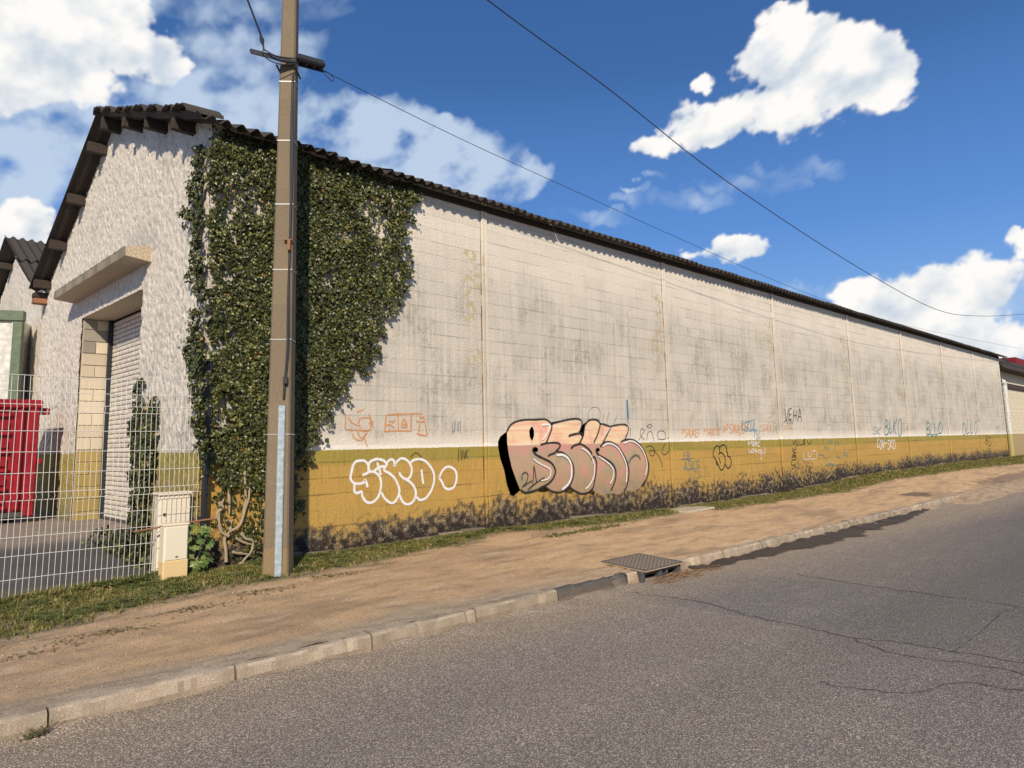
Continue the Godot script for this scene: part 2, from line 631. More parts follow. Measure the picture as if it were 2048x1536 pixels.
func lay_sheets(parent: Node, from: Vector2, to: Vector2, x0: float, count: int, meshes: Array) -> void:
	var bas := slope_basis(from, to)
	var length := from.distance_to(to)
	var flip := bas.x.x < 0
	for k in count:
		for row in 2:
			var along := 0.0 if row == 0 else length - 2.42
			var x := x0 + k * 5 * PITCH + (5.25 * PITCH if flip else 0.0)
			var at := Vector3(x, from.y, from.x) + bas.z * along + bas.y * ((0.012 if row == 0 else 0.0) + (k % 2) * 0.007)
			var tilt := Basis(bas.z, rng.randf_range(-0.006, 0.006)) * Basis(bas.x, rng.randf_range(-0.004, 0.004)) * Basis(bas.y, rng.randf_range(-0.006, 0.006)) 
			put("roof_sheet", meshes[rng.randi() % meshes.size()], M.sheet, parent, Transform3D(tilt * bas, at))


func block_mesh(w: float, h: float, sd: int) -> ArrayMesh:
	var b := B.new()
	var r := RandomNumberGenerator.new()
	r.seed = sd
	var hw := w / 2
	var hh := h / 2
	var bv := 0.004
	var f := []
	var k := []
	for e in [[-1, -1], [1, -1], [1, 1], [-1, 1]]:
		f.append(Vector3(e[0] * (hw - bv + r.randf_range(-0.0015, 0.0015)), e[1] * (hh - bv + r.randf_range(-0.0015, 0.0015)), r.randf_range(-0.0012, 0.0012)))
		k.append(Vector3(e[0] * hw, e[1] * hh, -0.008))
	var tone := Color.WHITE * (1.0 - 0.085 * r.randf())
	b.quad(f[0], f[1], f[2], f[3], tone)
	for j in 4:
		var q := (j + 1) % 4
		b.quad(k[j], k[q], f[q], f[j], tone * 0.8)
	return b.mesh()


func warehouse() -> void:
	var wh := thing("warehouse", "long white and ochre painted block warehouse with a corrugated roof, ivy and graffiti", "warehouse", "", Vector3(3.2, -1.3, 0))
	wh.position = Vector3.ZERO
	# street wall: a core that shows as the mortar joints, in two lengths for its two paint textures
	var core := B.new()
	core.box(Vector3((3.2 + 13.6) / 2, 1.1, -0.1022), Vector3(10.4, 5.5, 0.2))
	var am := core.mesh(M.near)
	var core2 := B.new()
	core2.box(Vector3((13.6 + 42.3) / 2, 1.1, -0.1022), Vector3(28.7, 5.5, 0.2))
	core2.mesh(M.far, am)
	var wall := put("street_wall", am, null, wh)
	var variants := []
	for k in 8:
		variants.append(block_mesh(0.4985 - 0.0012 * (k % 4), 0.1985 - 0.001 * (k % 3), 500 + k))
	var spots := []
	for bay in POSTS.size():
		var xa: float = (3.21 if bay == 0 else POSTS[bay - 1] + 0.068)
		var xb: float = POSTS[bay] - 0.068
		for row in 27:
			var y := -1.5 + row * 0.2
			var x := xa - (0.0 if row % 2 == 0 else 0.25)
			if bay == 0:
				x = xb - 9 * 0.5 + (0.25 if row % 2 == 0 else 0.0)
			while x < xb - 0.03:
				var l := maxf(x, xa)
				var r := minf(x + 0.5, xb)
				if r - l > 0.04:
					var cx := (l + r) / 2
					spots.append([cx, y, (r - l) / 0.5, Vector2(cx, 8.1).length() + (30.0 if cx < 5.0 and y > -0.3 or y < -1.35 else 0.0)])
				x += 0.5
	spots.sort_custom(func(p, q): return p[3] < q[3])
	var rest := B.new()
	for k in spots.size():
		var s: Array = spots[k]
		var t := Transform3D(Basis(Vector3.RIGHT, rng.randf_range(-0.006, 0.006)) * Basis(Vector3.UP, rng.randf_range(-0.003, 0.003)), Vector3(s[0], s[1], rng.randf_range(-0.001, 0.001)))
		t.basis = t.basis * Basis.from_scale(Vector3(s[2], 1, 1))
		var vm: ArrayMesh = variants[rng.randi() % variants.size()]
		if k < 300:
			put("block", vm, M.near if s[0] < 13.6 else M.far, wall, t)
		else:
			s.append(t)
			s.append(vm)
	for part in 2:
		var st := SurfaceTool.new()
		st.begin(Mesh.PRIMITIVE_TRIANGLES)
		for k in range(300, spots.size()):
			if (spots[k][0] < 13.6) == (part == 0):
				st.append_from(spots[k][5], 0, spots[k][4])
		stuff(put("blockwork", st.commit(), M.near if part == 0 else M.far, wall))
	# precast posts with a groove down the middle
	for k in POSTS.size():
		var b := B.new()
		var x: float = POSTS[k]
		for s in [[-0.035, 0.056], [0.031, 0.05]]:
			b.box(Vector3(x + s[0], 1.1, 0.004), Vector3(s[1], 5.46, 0.05), 0.006)
		for s in [[-0.003, 0.013], [-0.068, 0.012], [0.061, 0.01]]:
			for j in 30:      # dirty crack down the middle, painted-in shadow lines at the sides, broken by paint
				var tone := rng.randf_range(0.12, 0.95)
				b.box(Vector3(x + s[0], -1.55 + j * 0.18, 0.002), Vector3(s[1], 0.181, 0.012), 0.0, Color(tone, tone * 0.92, tone * 0.84) if rng.randf() > 0.12 else Color(0.45, 0.24, 0.12))
		put("post", b.mesh(), M.near if x < 13.6 else M.far, wh)
	# low concrete footing along the base
	for seg in [[4.0, 7.4], [7.7, 12.4], [12.8, 17.4], [17.8, 22.5], [22.8, 27.4], [27.7, 42.0]]:
		var b := B.new()
		var n := int((seg[1] - seg[0]) / 0.4)
		for j in n:
			var xa: float = lerpf(seg[0], seg[1], float(j) / n)
			var xb: float = lerpf(seg[0], seg[1], float(j + 1) / n)
			var h := 0.01 + 0.03 * sin(xa * 2.1) + rng.randf_range(0, 0.02)
			b.box(Vector3((xa + xb) / 2, wall_ground(xa) - 0.05 + h / 2, 0.05), Vector3(xb - xa - 0.004, 0.1 + h, 0.08 + rng.randf_range(0, 0.03)), 0.015, Color(0.42, 0.38, 0.32) * rng.randf_range(0.7, 1.1), Basis(Vector3.BACK, rng.randf_range(-0.04, 0.04)))
		obj("footing", b, M.concrete, wh)
	# gable wall: thrown render as real relief
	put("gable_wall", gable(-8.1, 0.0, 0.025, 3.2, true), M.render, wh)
	var back := B.new()
	back.box(Vector3(23, 0.9, -8.1), Vector3(39.0, 4.6, 0.15))
	back.box(Vector3(42.2, 1.1, -4.05), Vector3(0.2, 5.4, 8.0))
	obj("rear_wall", back, M.plain_render, wh)
	var endg := B.new()
	endg.poly([Vector3(42.3, 3.8, 0), Vector3(42.3, 3.0, -8.1), Vector3(42.3, 5.1, -3.87)], Vector3(-0.2, 0, 0))
	obj("far_gable", endg, M.plain_render, wh)
	# roof
	var sheets := []
	for k in 5:
		sheets.append(sheet_mesh(2.42, 5.25, 700 + k))
	lay_sheets(wh, RIDGE, EAVE, 2.89, 45, sheets)
	lay_sheets(wh, RIDGE, VALLEY, 2.89, 3, sheets)
	var slab := B.new()
	var fb := slope_basis(RIDGE, VALLEY)
	var ln := RIDGE.distance_to(VALLEY)
	slab.box(Vector3((5.4 + 42.6) / 2, RIDGE.y, RIDGE.x) + fb.z * ln / 2, Vector3(37.2, 0.04, ln), 0.0, Color.WHITE, fb)
	obj("rear_slope", slab, M.sheet, wh)
	var cap := []
	for k in 42:
		cap.append(Vector3(2.86 + k * 0.97, RIDGE.y + 0.03 + rng.randf_range(-0.008, 0.008), RIDGE.x))
	var rb := B.new()
	rb.tube(cap, 0.07, 8)
	obj("ridge_cap", rb, M.sheet, wh)
	# purlins whose ends show beyond the gable
	var pur := [[-0.55, 0.15, 0.09], [-1.55, 0.15, 0.09], [-2.55, 0.15, 0.09], [-3.62, 0.2, 0.1], [-4.35, 0.17, 0.09], [-5.45, 0.17, 0.09], [-6.55, 0.17, 0.09], [-7.6, 0.16, 0.1]]
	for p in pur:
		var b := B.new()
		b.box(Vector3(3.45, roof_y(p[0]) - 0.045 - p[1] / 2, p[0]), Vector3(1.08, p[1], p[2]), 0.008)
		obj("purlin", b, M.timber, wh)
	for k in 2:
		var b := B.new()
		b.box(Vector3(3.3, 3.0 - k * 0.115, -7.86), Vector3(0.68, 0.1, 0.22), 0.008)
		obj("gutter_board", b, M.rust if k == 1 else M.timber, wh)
	# a course of half-round tiles bedded along the verge of the street slope
	var nb := slope_basis(RIDGE, EAVE)
	var nl := RIDGE.distance_to(EAVE)
	var tk := 0
	var ta := 0.05
	while ta < nl - 0.35:
		var tr := rng.randf_range(0.25, 0.32)
		var tb := B.new()
		var c0 := Vector3(2.83 + rng.randf_range(-0.03, 0.03), RIDGE.y, RIDGE.x) + nb.z * (ta + tr) + nb.y * 0.01
		for j in 8:
			var a0 := PI * j / 8.0
			var a1 := PI * (j + 1) / 8.0
			var e0 := -nb.z * cos(a0) * tr + nb.y * (sin(a0) * 0.085 + 0.01 * sin(a0 * 7.0))
			var e1 := -nb.z * cos(a1) * tr + nb.y * (sin(a1) * 0.085 + 0.01 * sin(a1 * 7.0))
			var ax := Vector3(0.42, 0.02, 0)
			tb.quad(c0 + e0, c0 + e1, c0 + e1 + ax, c0 + e0 + ax)
			tb.quad(c0 + e0 * 0.84, c0 + e0 * 0.84 + ax, c0 + e1 * 0.84 + ax, c0 + e1 * 0.84)
			tb.quad(c0 + e0 * 0.84, c0 + e1 * 0.84, c0 + e1, c0 + e0)
		obj("verge_tile", tb, M.sheet, wh)
		ta += tr * 2.0 + rng.randf_range(-0.02, 0.015)
		tk += 1
	# eaves plate
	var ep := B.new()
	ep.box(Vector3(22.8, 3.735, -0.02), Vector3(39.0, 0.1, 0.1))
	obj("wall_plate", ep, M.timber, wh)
	door(wh)
	graffiti(wh)


func gable(z0: float, z1: float, step: float, x: float, first: bool) -> ArrayMesh:
	var lump := noise(401, 9.0, 3)
	var pit := noise(402, 22.0, 2)
	var blot := noise(403, 0.8, 4)
	var nz := int(round((z1 - z0) / step))
	var ny := int(round(6.7 / step))
	var b := B.new()
	var hs := PackedFloat32Array()
	hs.resize((nz + 1) * (ny + 1))
	for iz in nz + 1:
		var z := z0 + iz * step
		var top := (roof_y(z) if first else roof_y2(z)) - 0.035
		for iy in ny + 1:
			var y := minf(-1.4 + iy * step, top)
			var a := lump.get_noise_3d(z * 1.1, y * 0.8, 3.0) * 0.5 + 0.5
			var p := pit.get_noise_2d(z, y * 0.6)
			var h := pow(a, 1.3) * 0.034 + maxf(p, 0.0) * 0.018
			hs[iz * (ny + 1) + iy] = h
			b.v.append(Vector3(x - h, y, z))
			var bl := blot.get_noise_2d(z, y) * 0.5 + 0.5
			var col := Color(0.72, 0.66, 0.57)
			if y < -0.047:
				col = Color(0.34, 0.26, 0.06).lerp(Color(0.28, 0.235, 0.08), clampf((y + 0.6) * -2.0 + bl, 0.0, 1.0)).lerp(Color(0.33, 0.27, 0.055), smoothstep(-0.3, -0.2, y))
				col = col.lerp(Color(0.12, 0.10, 0.07), smoothstep(-0.85, -1.25, y + (bl - 0.5) * 0.5) * 0.7)
				col = col.lerp(Color(0.45, 0.38, 0.26), smoothstep(0.55, 0.7, a) * 0.5)
			else:
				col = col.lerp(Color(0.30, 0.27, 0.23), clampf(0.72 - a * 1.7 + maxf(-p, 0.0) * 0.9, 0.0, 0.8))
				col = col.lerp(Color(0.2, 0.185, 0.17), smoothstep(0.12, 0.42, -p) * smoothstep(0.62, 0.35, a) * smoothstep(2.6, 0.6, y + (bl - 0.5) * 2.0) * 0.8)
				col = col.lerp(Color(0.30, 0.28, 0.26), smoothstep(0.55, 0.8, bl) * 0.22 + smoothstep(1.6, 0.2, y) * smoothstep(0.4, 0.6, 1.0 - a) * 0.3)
				if first and absf(z + 2.6) < 0.9 and y > 2.65 and y < 3.5:      # run-off above the canopy
					col = col.lerp(Color(0.25, 0.24, 0.23), (1.0 - absf(z + 2.3) / 1.2) * smoothstep(3.4, 2.7, y) * 0.5)
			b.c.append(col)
	for iz in nz + 1:
		for iy in ny + 1:
			var dz := hs[mini(iz + 1, nz) * (ny + 1) + iy] - hs[maxi(iz - 1, 0) * (ny + 1) + iy]
			var dy := hs[iz * (ny + 1) + mini(iy + 1, ny)] - hs[iz * (ny + 1) + maxi(iy - 1, 0)]
			b.n.append(Vector3(-2.0 * step, -dy, -dz).normalized())
	for iz in nz:
		var zc := z0 + (iz + 0.5) * step
		for iy in ny:
			var yc := -1.4 + (iy + 0.5) * step
			if first and zc > -5.2 and zc < -2.2 and yc < 2.2:
				continue
			var p := iz * (ny + 1) + iy
			var q := p + ny + 1
			if b.v[p].y == b.v[p + 1].y and b.v[q].y == b.v[q + 1].y:
				continue
			b.i.append_array(PackedInt32Array([p, p + 1, q, q, p + 1, q + 1]))
	return b.mesh()


func door(wh: Node3D) -> void:
	# reveal blocks either side of the opening
	var rough := mat(Color.WHITE, 0.95, grain(40, 0.06, 0.6, 1.0, 3, 1.4), 0.3, 0.4)
	for side in 2:
		var backing := B.new()
		backing.box(Vector3(3.43, 0.4, -5.31 if side == 0 else -2.09), Vector3(0.44, 3.6, 0.2), 0.0, Color(0.5, 0.44, 0.34))
		var jamb := obj("door_jamb", backing, rough, wh)
		var y := -1.38
		var row := 0
		while y < 2.15:
			var h := minf(0.195, 2.19 - y)
			var cuts := [0.0, 0.44] if row % 2 == 0 else [0.0, 0.2, 0.44]
			for k in cuts.size() - 1:
				var b := B.new()
				var col := Color(0.70, 0.60, 0.45) if y > -0.15 else Color(0.42, 0.31, 0.10)
				if y > 1.5 and rng.randf() < 0.5:
					col = Color(0.34, 0.31, 0.25)
				col = col * rng.randf_range(0.8, 1.08)
				var d: float = cuts[k + 1] - cuts[k]
				var z: float = -5.205 if side == 0 else -2.195
				b.box(Vector3(3.215 + cuts[k] + d / 2, y + h / 2, z), Vector3(d - 0.008, h - 0.008, 0.022 + rng.randf_range(0, 0.008)), 0.006, col)
				obj("block", b, rough, jamb)
			y += 0.2
			row += 1
	var li := B.new()
	li.box(Vector3(3.43, 2.355, -3.7), Vector3(0.47, 0.31, 3.4), 0.012, Color(1.0, 0.97, 0.92))
	obj("lintel", li, M.concrete, wh)
	var cn := B.new()      # projecting concrete canopy, its top falling to the front
	var x0 := 2.86
	var ys := [2.56, 2.69, 2.75, 2.515]
	var za := -5.7
	var zb := -1.92
	var prof := [Vector2(x0, ys[0]), Vector2(x0, ys[1]), Vector2(3.24, ys[2]), Vector2(3.24, ys[3])]
	for k in 4:
		var p: Vector2 = prof[k]
		var q: Vector2 = prof[(k + 1) % 4]
		var n := 24
		for j in n:
			var z1 := lerpf(za, zb, float(j) / n)
			var z2 := lerpf(za, zb, float(j + 1) / n)
			var w1 := 0.012 * sin(j * 1.7) if k == 0 else 0.0
			var w2 := 0.012 * sin((j + 1) * 1.7) if k == 0 else 0.0
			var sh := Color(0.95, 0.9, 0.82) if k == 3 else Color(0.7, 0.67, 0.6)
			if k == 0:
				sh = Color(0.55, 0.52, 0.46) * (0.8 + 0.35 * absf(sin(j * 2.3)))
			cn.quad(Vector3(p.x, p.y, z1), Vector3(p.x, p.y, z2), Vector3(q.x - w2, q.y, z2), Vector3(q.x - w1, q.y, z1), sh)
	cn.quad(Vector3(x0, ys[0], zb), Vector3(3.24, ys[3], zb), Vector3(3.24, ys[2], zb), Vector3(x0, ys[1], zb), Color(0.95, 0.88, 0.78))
	cn.quad(Vector3(x0, ys[1], za), Vector3(3.24, ys[2], za), Vector3(3.24, ys[3], za), Vector3(x0, ys[0], za))
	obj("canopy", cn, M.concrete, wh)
	# roller shutter: every lath its own piece
	var bk := B.new()
	bk.box(Vector3(3.69, 0.5, -3.7), Vector3(0.02, 3.4, 3.2))
	var sh := obj("shutter", bk, M.dark, wh)
	for z in [-5.16, -2.24]:
		var rail := B.new()
		rail.box(Vector3(3.62, 0.5, z), Vector3(0.07, 3.4, 0.07), 0.005)
		obj("guide_rail", rail, M.dark, sh)
	var y := -1.1
	var k := 0
	var lath := B.new()
	for s in 6:
		var a := PI * s / 6.0
		var a2 := PI * (s + 1) / 6.0
		lath.quad(Vector3(-0.012 * sin(a2), -0.034 * cos(a2), -1.46), Vector3(-0.012 * sin(a), -0.034 * cos(a), -1.46), Vector3(-0.012 * sin(a), -0.034 * cos(a), 1.46), Vector3(-0.012 * sin(a2), -0.034 * cos(a2), 1.46))
	var lm := lath.mesh()
	while y < 2.16:
		put("lath", lm, M.door, sh, Transform3D(Basis(), Vector3(3.66, y + 0.038, -3.7)))
		y += 0.076
		k += 1
	var bar := B.new()
	bar.box(Vector3(3.645, -1.1, -3.7), Vector3(0.05, 0.07, 2.9), 0.006)
	obj("bottom_rail", bar, M.iron, sh)


# ------------------------------------------------------------------ graffiti: sprayed paint as thin skins on the wall
func paint(called: String) -> Color:
	match called:
		"black": return Color(0.022, 0.02, 0.02)
		"grey": return Color(0.09, 0.085, 0.09)
		"white": return Color(0.86, 0.85, 0.84)
		"orange": return Color(0.74, 0.30, 0.085)
		"blue": return Color(0.045, 0.22, 0.40)
		"skyblue": return Color(0.12, 0.30, 0.44)
		"slate": return Color(0.16, 0.22, 0.27)
		"teal": return Color(0.09, 0.27, 0.32)
		"darkolive": return Color(0.085, 0.07, 0.025)
	return Color(0.8, 0.5, 0.45)


func ribbon(b: B, flat: Array, width: float, col: Color, alpha: float, z: float) -> void:
	var raw := []
	for k in range(0, flat.size(), 2):
		raw.append(Vector3(flat[k], flat[k + 1], z))
	var path := smooth(raw, 5)
	var k0 := b.v.size()
	var m := path.size()
	for s in m:
		var d: Vector3 = (path[mini(s + 1, m - 1)] - path[maxi(s - 1, 0)]).normalized()
		var o := Vector3(-d.y, d.x, 0)
		var fl := alpha * rng.randf_range(0.86, 1.0)
		var wd := width * rng.randf_range(0.92, 1.08)
		if s == 0 or s == m - 1:
			wd *= 0.7
		for e in [[-0.62, 0.0], [-0.4, 1.0], [0.4, 1.0], [0.62, 0.0]]:
			b.v.append(path[s] + o * wd * e[0])
			b.n.append(Vector3.BACK)
			b.c.append(Color(col.r, col.g, col.b, fl * e[1]))
	for s in m - 1:
		for j in 3:
			var p := k0 + s * 4 + j
			b.i.append_array(PackedInt32Array([p, p + 1, p + 4, p + 1, p + 5, p + 4]))


func filled(b: B, flat: Array, col: Color, alpha: float, z: float, pieced: bool) -> void:
	var pts := PackedVector2Array()
	for k in range(0, flat.size(), 2):
		pts.append(Vector2(flat[k], flat[k + 1]))
	if not pieced:
		var tr := Geometry2D.triangulate_polygon(pts)
		var k0 := b.v.size()
		for p in pts:
			b.v.append(Vector3(p.x, p.y, z)); b.n.append(Vector3.BACK); b.c.append(Color(col.r, col.g, col.b, alpha))
		for t in tr:
			b.i.append(k0 + t)
		return
	# roller and spray fill: streaky peach and pink above, thin pink over the ochre below
	var n1 := noise(601, 1.0, 4)
	var lo := pts[0]
	var hi := pts[0]
	for p in pts:
		lo = lo.min(p)
		hi = hi.max(p)
	var st := 0.02
	var w := int((hi.x - lo.x) / st)
	var h := int((hi.y - lo.y) / st)
	var edges := []
	for k in pts.size():
		edges.append(k)
	for iy in h:
		for ix in w:
			var p := lo + Vector2(ix + 0.5, iy + 0.5) * st
			if not Geometry2D.is_point_in_polygon(p, pts):
				continue
			var k0 := b.v.size()
			for e in [[0, 0], [1, 0], [1, 1], [0, 1]]:
				var q := lo + Vector2(ix + e[0], iy + e[1]) * st
				var a := n1.get_noise_2d(q.x * 1.1, q.y * 16.0) * 0.5 + 0.5
				var g := n1.get_noise_2d(q.x * 2.2 + 30.0, q.y * 2.2) * 0.5 + 0.5
				var c := Color(0.86, 0.62, 0.38).lerp(Color(0.82, 0.44, 0.33), clampf((a - 0.5) * 4.0, 0, 0.9)).lerp(Color(0.84, 0.72, 0.55), clampf((0.42 - a) * 5.0, 0, 1))
				c = c.lerp(Color(0.76, 0.36, 0.30), clampf((g - 0.6) * 4.0, 0, 0.7))
				var al := 0.95
				if q.y < -0.05:
					c = Color(0.50, 0.36, 0.23).lerp(Color(0.66, 0.32, 0.27), clampf((g - 0.54) * 5.0, 0, 0.85)).lerp(Color(0.34, 0.33, 0.25), clampf((0.40 - g) * 4.0, 0, 0.6))
					c = c.lerp(Color(0.66, 0.30, 0.28), smoothstep(-0.25, -0.06, q.y) * 0.5)
					al = lerpf(0.9, 0.62, smoothstep(-0.3, -0.85, q.y))
				b.v.append(Vector3(q.x, q.y, z)); b.n.append(Vector3.BACK); b.c.append(Color(c.r, c.g, c.b, al))
			b.i.append_array(PackedInt32Array([k0, k0 + 2, k0 + 1, k0, k0 + 3, k0 + 2]))


func graffiti(wh: Node3D) -> void:
	var told := {
		"bubble": "large pink bubble-letter graffiti outlined in black and numbered 21", "siro": "white outlined bubble-letter graffiti on the ochre band", "ring": "single white sprayed ring right of the white letters",
		"orange_scrawl": "faded orange scrawl nearest the ivy", "orange_boxes": "faded orange letters drawn in boxes", "blue_line": "upright blue sprayed stroke above the pink graffiti", "bubble_trio": "three black outlined bubbles on the ochre band",
		"black_veha": "dark grey angular letters high on the white paint", "white_words": "two short lines of small white writing", "stacked_letters": "dark letters stacked one above another", "teal_bleo": "largest of the teal tags near the far end",
	}
	for key in GRAFFITI:
		var b := B.new()
		var z: float = 0.0045
		for s in GRAFFITI[key]:
			var col := paint(s[1])
			if s[0] == "S":
				ribbon(b, s[4], s[2], col, s[3], z)
			else:
				filled(b, s[4], col, s[3], z, s[0] == "P")
			z += 0.0006 if s[0] == "S" else 0.0012
		var o := obj("graffiti", b, M.spray, wh)
		if told.has(key):
			o.set_meta("label", told[key])


# ------------------------------------------------------------------ the second shed and the clad annex behind the fence
func back_shed() -> void:
	var s := thing("rear_shed", "smaller white rendered gable shed behind the warehouse, its roof of overlapped corrugated sheets", "shed")
	put("gable_wall", gable(-17.0, -8.12, 0.05, 3.22, false), M.render, s)
	var sheets := []
	for k in 3:
		sheets.append(sheet_mesh(1.72, 5.25, 760 + k))
	var from := Vector2(-10.9, 4.8)
	var to := Vector2(-8.1, 3.28)
	var bas := slope_basis(from, to)
	for k in 8:
		for row in 2:
			var at := Vector3(2.89 + k * 5 * PITCH, from.y, from.x) + bas.z * (0.0 if row == 0 else 1.45) + bas.y * ((0.035 if row == 0 else 0.0) + (k % 2) * 0.012)
			put("roof_sheet", sheets[k % 3], M.sheet, s, Transform3D(Basis(bas.y, rng.randf_range(-0.02, 0.02)) * bas, at))
	var b := B.new()
	var fb := slope_basis(from, Vector2(-15.5, 2.48))
	var ln := from.distance_to(Vector2(-15.5, 2.48))
	b.box(Vector3(6.4, from.y, from.x) + fb.z * ln / 2, Vector3(7.0, 0.03, ln), 0.0, Color.WHITE, fb)
	obj("rear_slope", b, M.sheet, s)
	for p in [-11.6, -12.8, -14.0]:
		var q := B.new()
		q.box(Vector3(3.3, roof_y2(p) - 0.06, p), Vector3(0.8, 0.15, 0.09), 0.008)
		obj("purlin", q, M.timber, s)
	var rb := B.new()
	rb.box(Vector3(7.0, 0.8, -12.5), Vector3(7.4, 4.2, 8.6))
	obj("rear_wall", rb, M.plain_render, s)
	# annex clad in pale ribbed sheet with green flashings, standing across the yard
	var an := thing("clad_annex", "pale ribbed metal annex with green corner post and top flashing, behind the red container", "annex")
	var o := Vector3(2.84, 0, -8.3)
	var d := Vector3(-0.707, 0, 0.707) * -1.0        # along the face, away from its right-hand post
	d = Vector3(-0.72, 0, -0.69)
	var face := Vector3(-0.69, 0, 0.72)
	# the face runs from the post away to the left of the yard
	var along := Vector3(-0.9, 0, -0.43).normalized()
	var nor := Vector3(-along.z, 0, along.x)
	if nor.z < 0:
		nor = -nor
	var bas2 := Basis(-along, Vector3.UP, nor)
	var hgt := 3.75
	for k in 9:
		var q := B.new()
		q.box(o + along * (0.2 + k * 0.3) + Vector3(0, -1.1 + hgt / 2, 0), Vector3(0.296, hgt - 0.1, 0.05), 0.012, Color.WHITE, bas2)
		obj("cladding_panel", q, M.cladding, an)
		var rib := B.new()
		rib.box(o + along * (0.08 + k * 0.3) + Vector3(0, -1.1 + hgt / 2, 0) + nor * 0.035, Vector3(0.05, hgt - 0.1, 0.03), 0.01, Color.WHITE, bas2)
		obj("cladding_rib", rib, M.cladding, an)
	var post := B.new()
	post.box(o + Vector3(0, -1.1 + hgt / 2, 0), Vector3(0.16, hgt, 0.14), 0.01, Color.WHITE, bas2)
	obj("corner_post", post, M.green, an)
	var fl := B.new()
	var tilt := Basis(nor, 0.0)
	fl.box(o + along * 1.35 + Vector3(0, hgt - 1.12, 0) + nor * 0.02, Vector3(2.9, 0.2, 0.16), 0.01, Color.WHITE, tilt * bas2)
	obj("top_flashing", fl, M.green, an)
	var bd := B.new()
	bd.box(o + along * 1.4 - nor * 0.6 + Vector3(0, -1.1 + hgt / 2, 0), Vector3(2.7, hgt - 0.1, 1.1), 0.0, Color.WHITE, bas2)
	obj("body", bd, M.cladding, an)
	var cam := thing("security_camera", "small round security camera mounted on the pale annex wall", "security camera")
	var cb := B.new()
	var cp := o + along * 0.42 + Vector3(0, hgt - 1.52, 0) + nor * 0.03
	cb.tube([cp, cp + nor * 0.05, cp + nor * 0.1], [0.075, 0.075, 0.05], 14)
	obj("housing", cb, M.cladding, cam)
	var lens := B.new()
	lens.tube([cp + nor * 0.09, cp + nor * 0.115], [0.04, 0.03], 12)
	obj("lens", lens, M.dark, cam)


func container() -> void:
	var t := thing("red_container", "large red ribbed steel container on legs standing in the yard behind the fence", "container", "", Vector3(1.9, -1.1, -6.1))
	var x0 := -0.95
	var x1 := 0.82
	var zf := 0.6
	var zb := -0.62
	var b := B.new()
	b.box(Vector3((x0 + x1) / 2, 1.02, -0.02), Vector3(x1 - x0 - 0.06, 1.72, zf - zb - 0.06), 0.02)
	obj("body", b, M.red, t)
	for k in 6:
		var rib := B.new()
		rib.box(Vector3((x0 + x1) / 2 - 0.16, 0.24 + k * 0.29, zf), Vector3(x1 - x0 - 0.42, 0.07, 0.05), 0.016)
		rib.box(Vector3((x0 + x1) / 2 - 0.16, 0.36 + k * 0.29, zf - 0.012), Vector3(x1 - x0 - 0.46, 0.13, 0.03), 0.012)
		obj("front_rib", rib, M.red, t)
	for x in [x0 + 0.06, x1 - 0.06]:
		var q := B.new()
		q.box(Vector3(x, 1.0, zf - 0.05), Vector3(0.14, 1.82, 0.14), 0.02)
		obj("corner_post", q, M.red, t)
	for x in [x1 - 0.24]:
		var q := B.new()
		q.box(Vector3(x, 1.0, zf - 0.01), Vector3(0.09, 1.6, 0.06), 0.016)
		obj("stiffener", q, M.red, t)
	var rim := B.new()
	rim.box(Vector3((x0 + x1) / 2, 1.87, zf - 0.02), Vector3(x1 - x0 + 0.08, 0.14, 0.14), 0.02)
	rim.box(Vector3((x0 + x1) / 2, 1.87, zb), Vector3(x1 - x0 + 0.08, 0.14, 0.1), 0.02)
	rim.box(Vector3(x1, 1.87, 0), Vector3(0.1, 0.13, zf - zb), 0.02)
	rim.box(Vector3(x0, 1.87, 0), Vector3(0.1, 0.13, zf - zb), 0.02)
	obj("top_rim", rim, M.red, t)
	var lug := B.new()
	lug.box(Vector3(x1 + 0.1, 1.76, zf - 0.1), Vector3(0.13, 0.11, 0.11), 0.015)
	lug.box(Vector3(x1 + 0.04, 0.95, zf - 0.06), Vector3(0.1, 0.1, 0.1), 0.015)
	obj("lifting_lug", lug, M.red, t)
	var base := B.new()
	base.box(Vector3((x0 + x1) / 2, 0.12, 0.0), Vector3(x1 - x0 - 0.05, 0.1, zf - zb - 0.1), 0.02)
	obj("skid", base, M.iron, t)
	for x in [x0 + 0.2, x1 - 0.16]:
		for z in [zf - 0.14, zb + 0.14]:
			var q := B.new()
			q.box(Vector3(x, 0.06, z), Vector3(0.07, 0.14, 0.07), 0.01)
			q.tube([Vector3(x - 0.03, 0.05, z), Vector3(x + 0.03, 0.05, z)], 0.05, 12)
			obj("wheel", q, M.dark, t)
	var lidp := B.new()
	lidp.box(Vector3(x0 + 0.3, 2.03, 0.2), Vector3(0.5, 0.2, 0.3), 0.03)
	obj("hopper", lidp, M.rust, t)


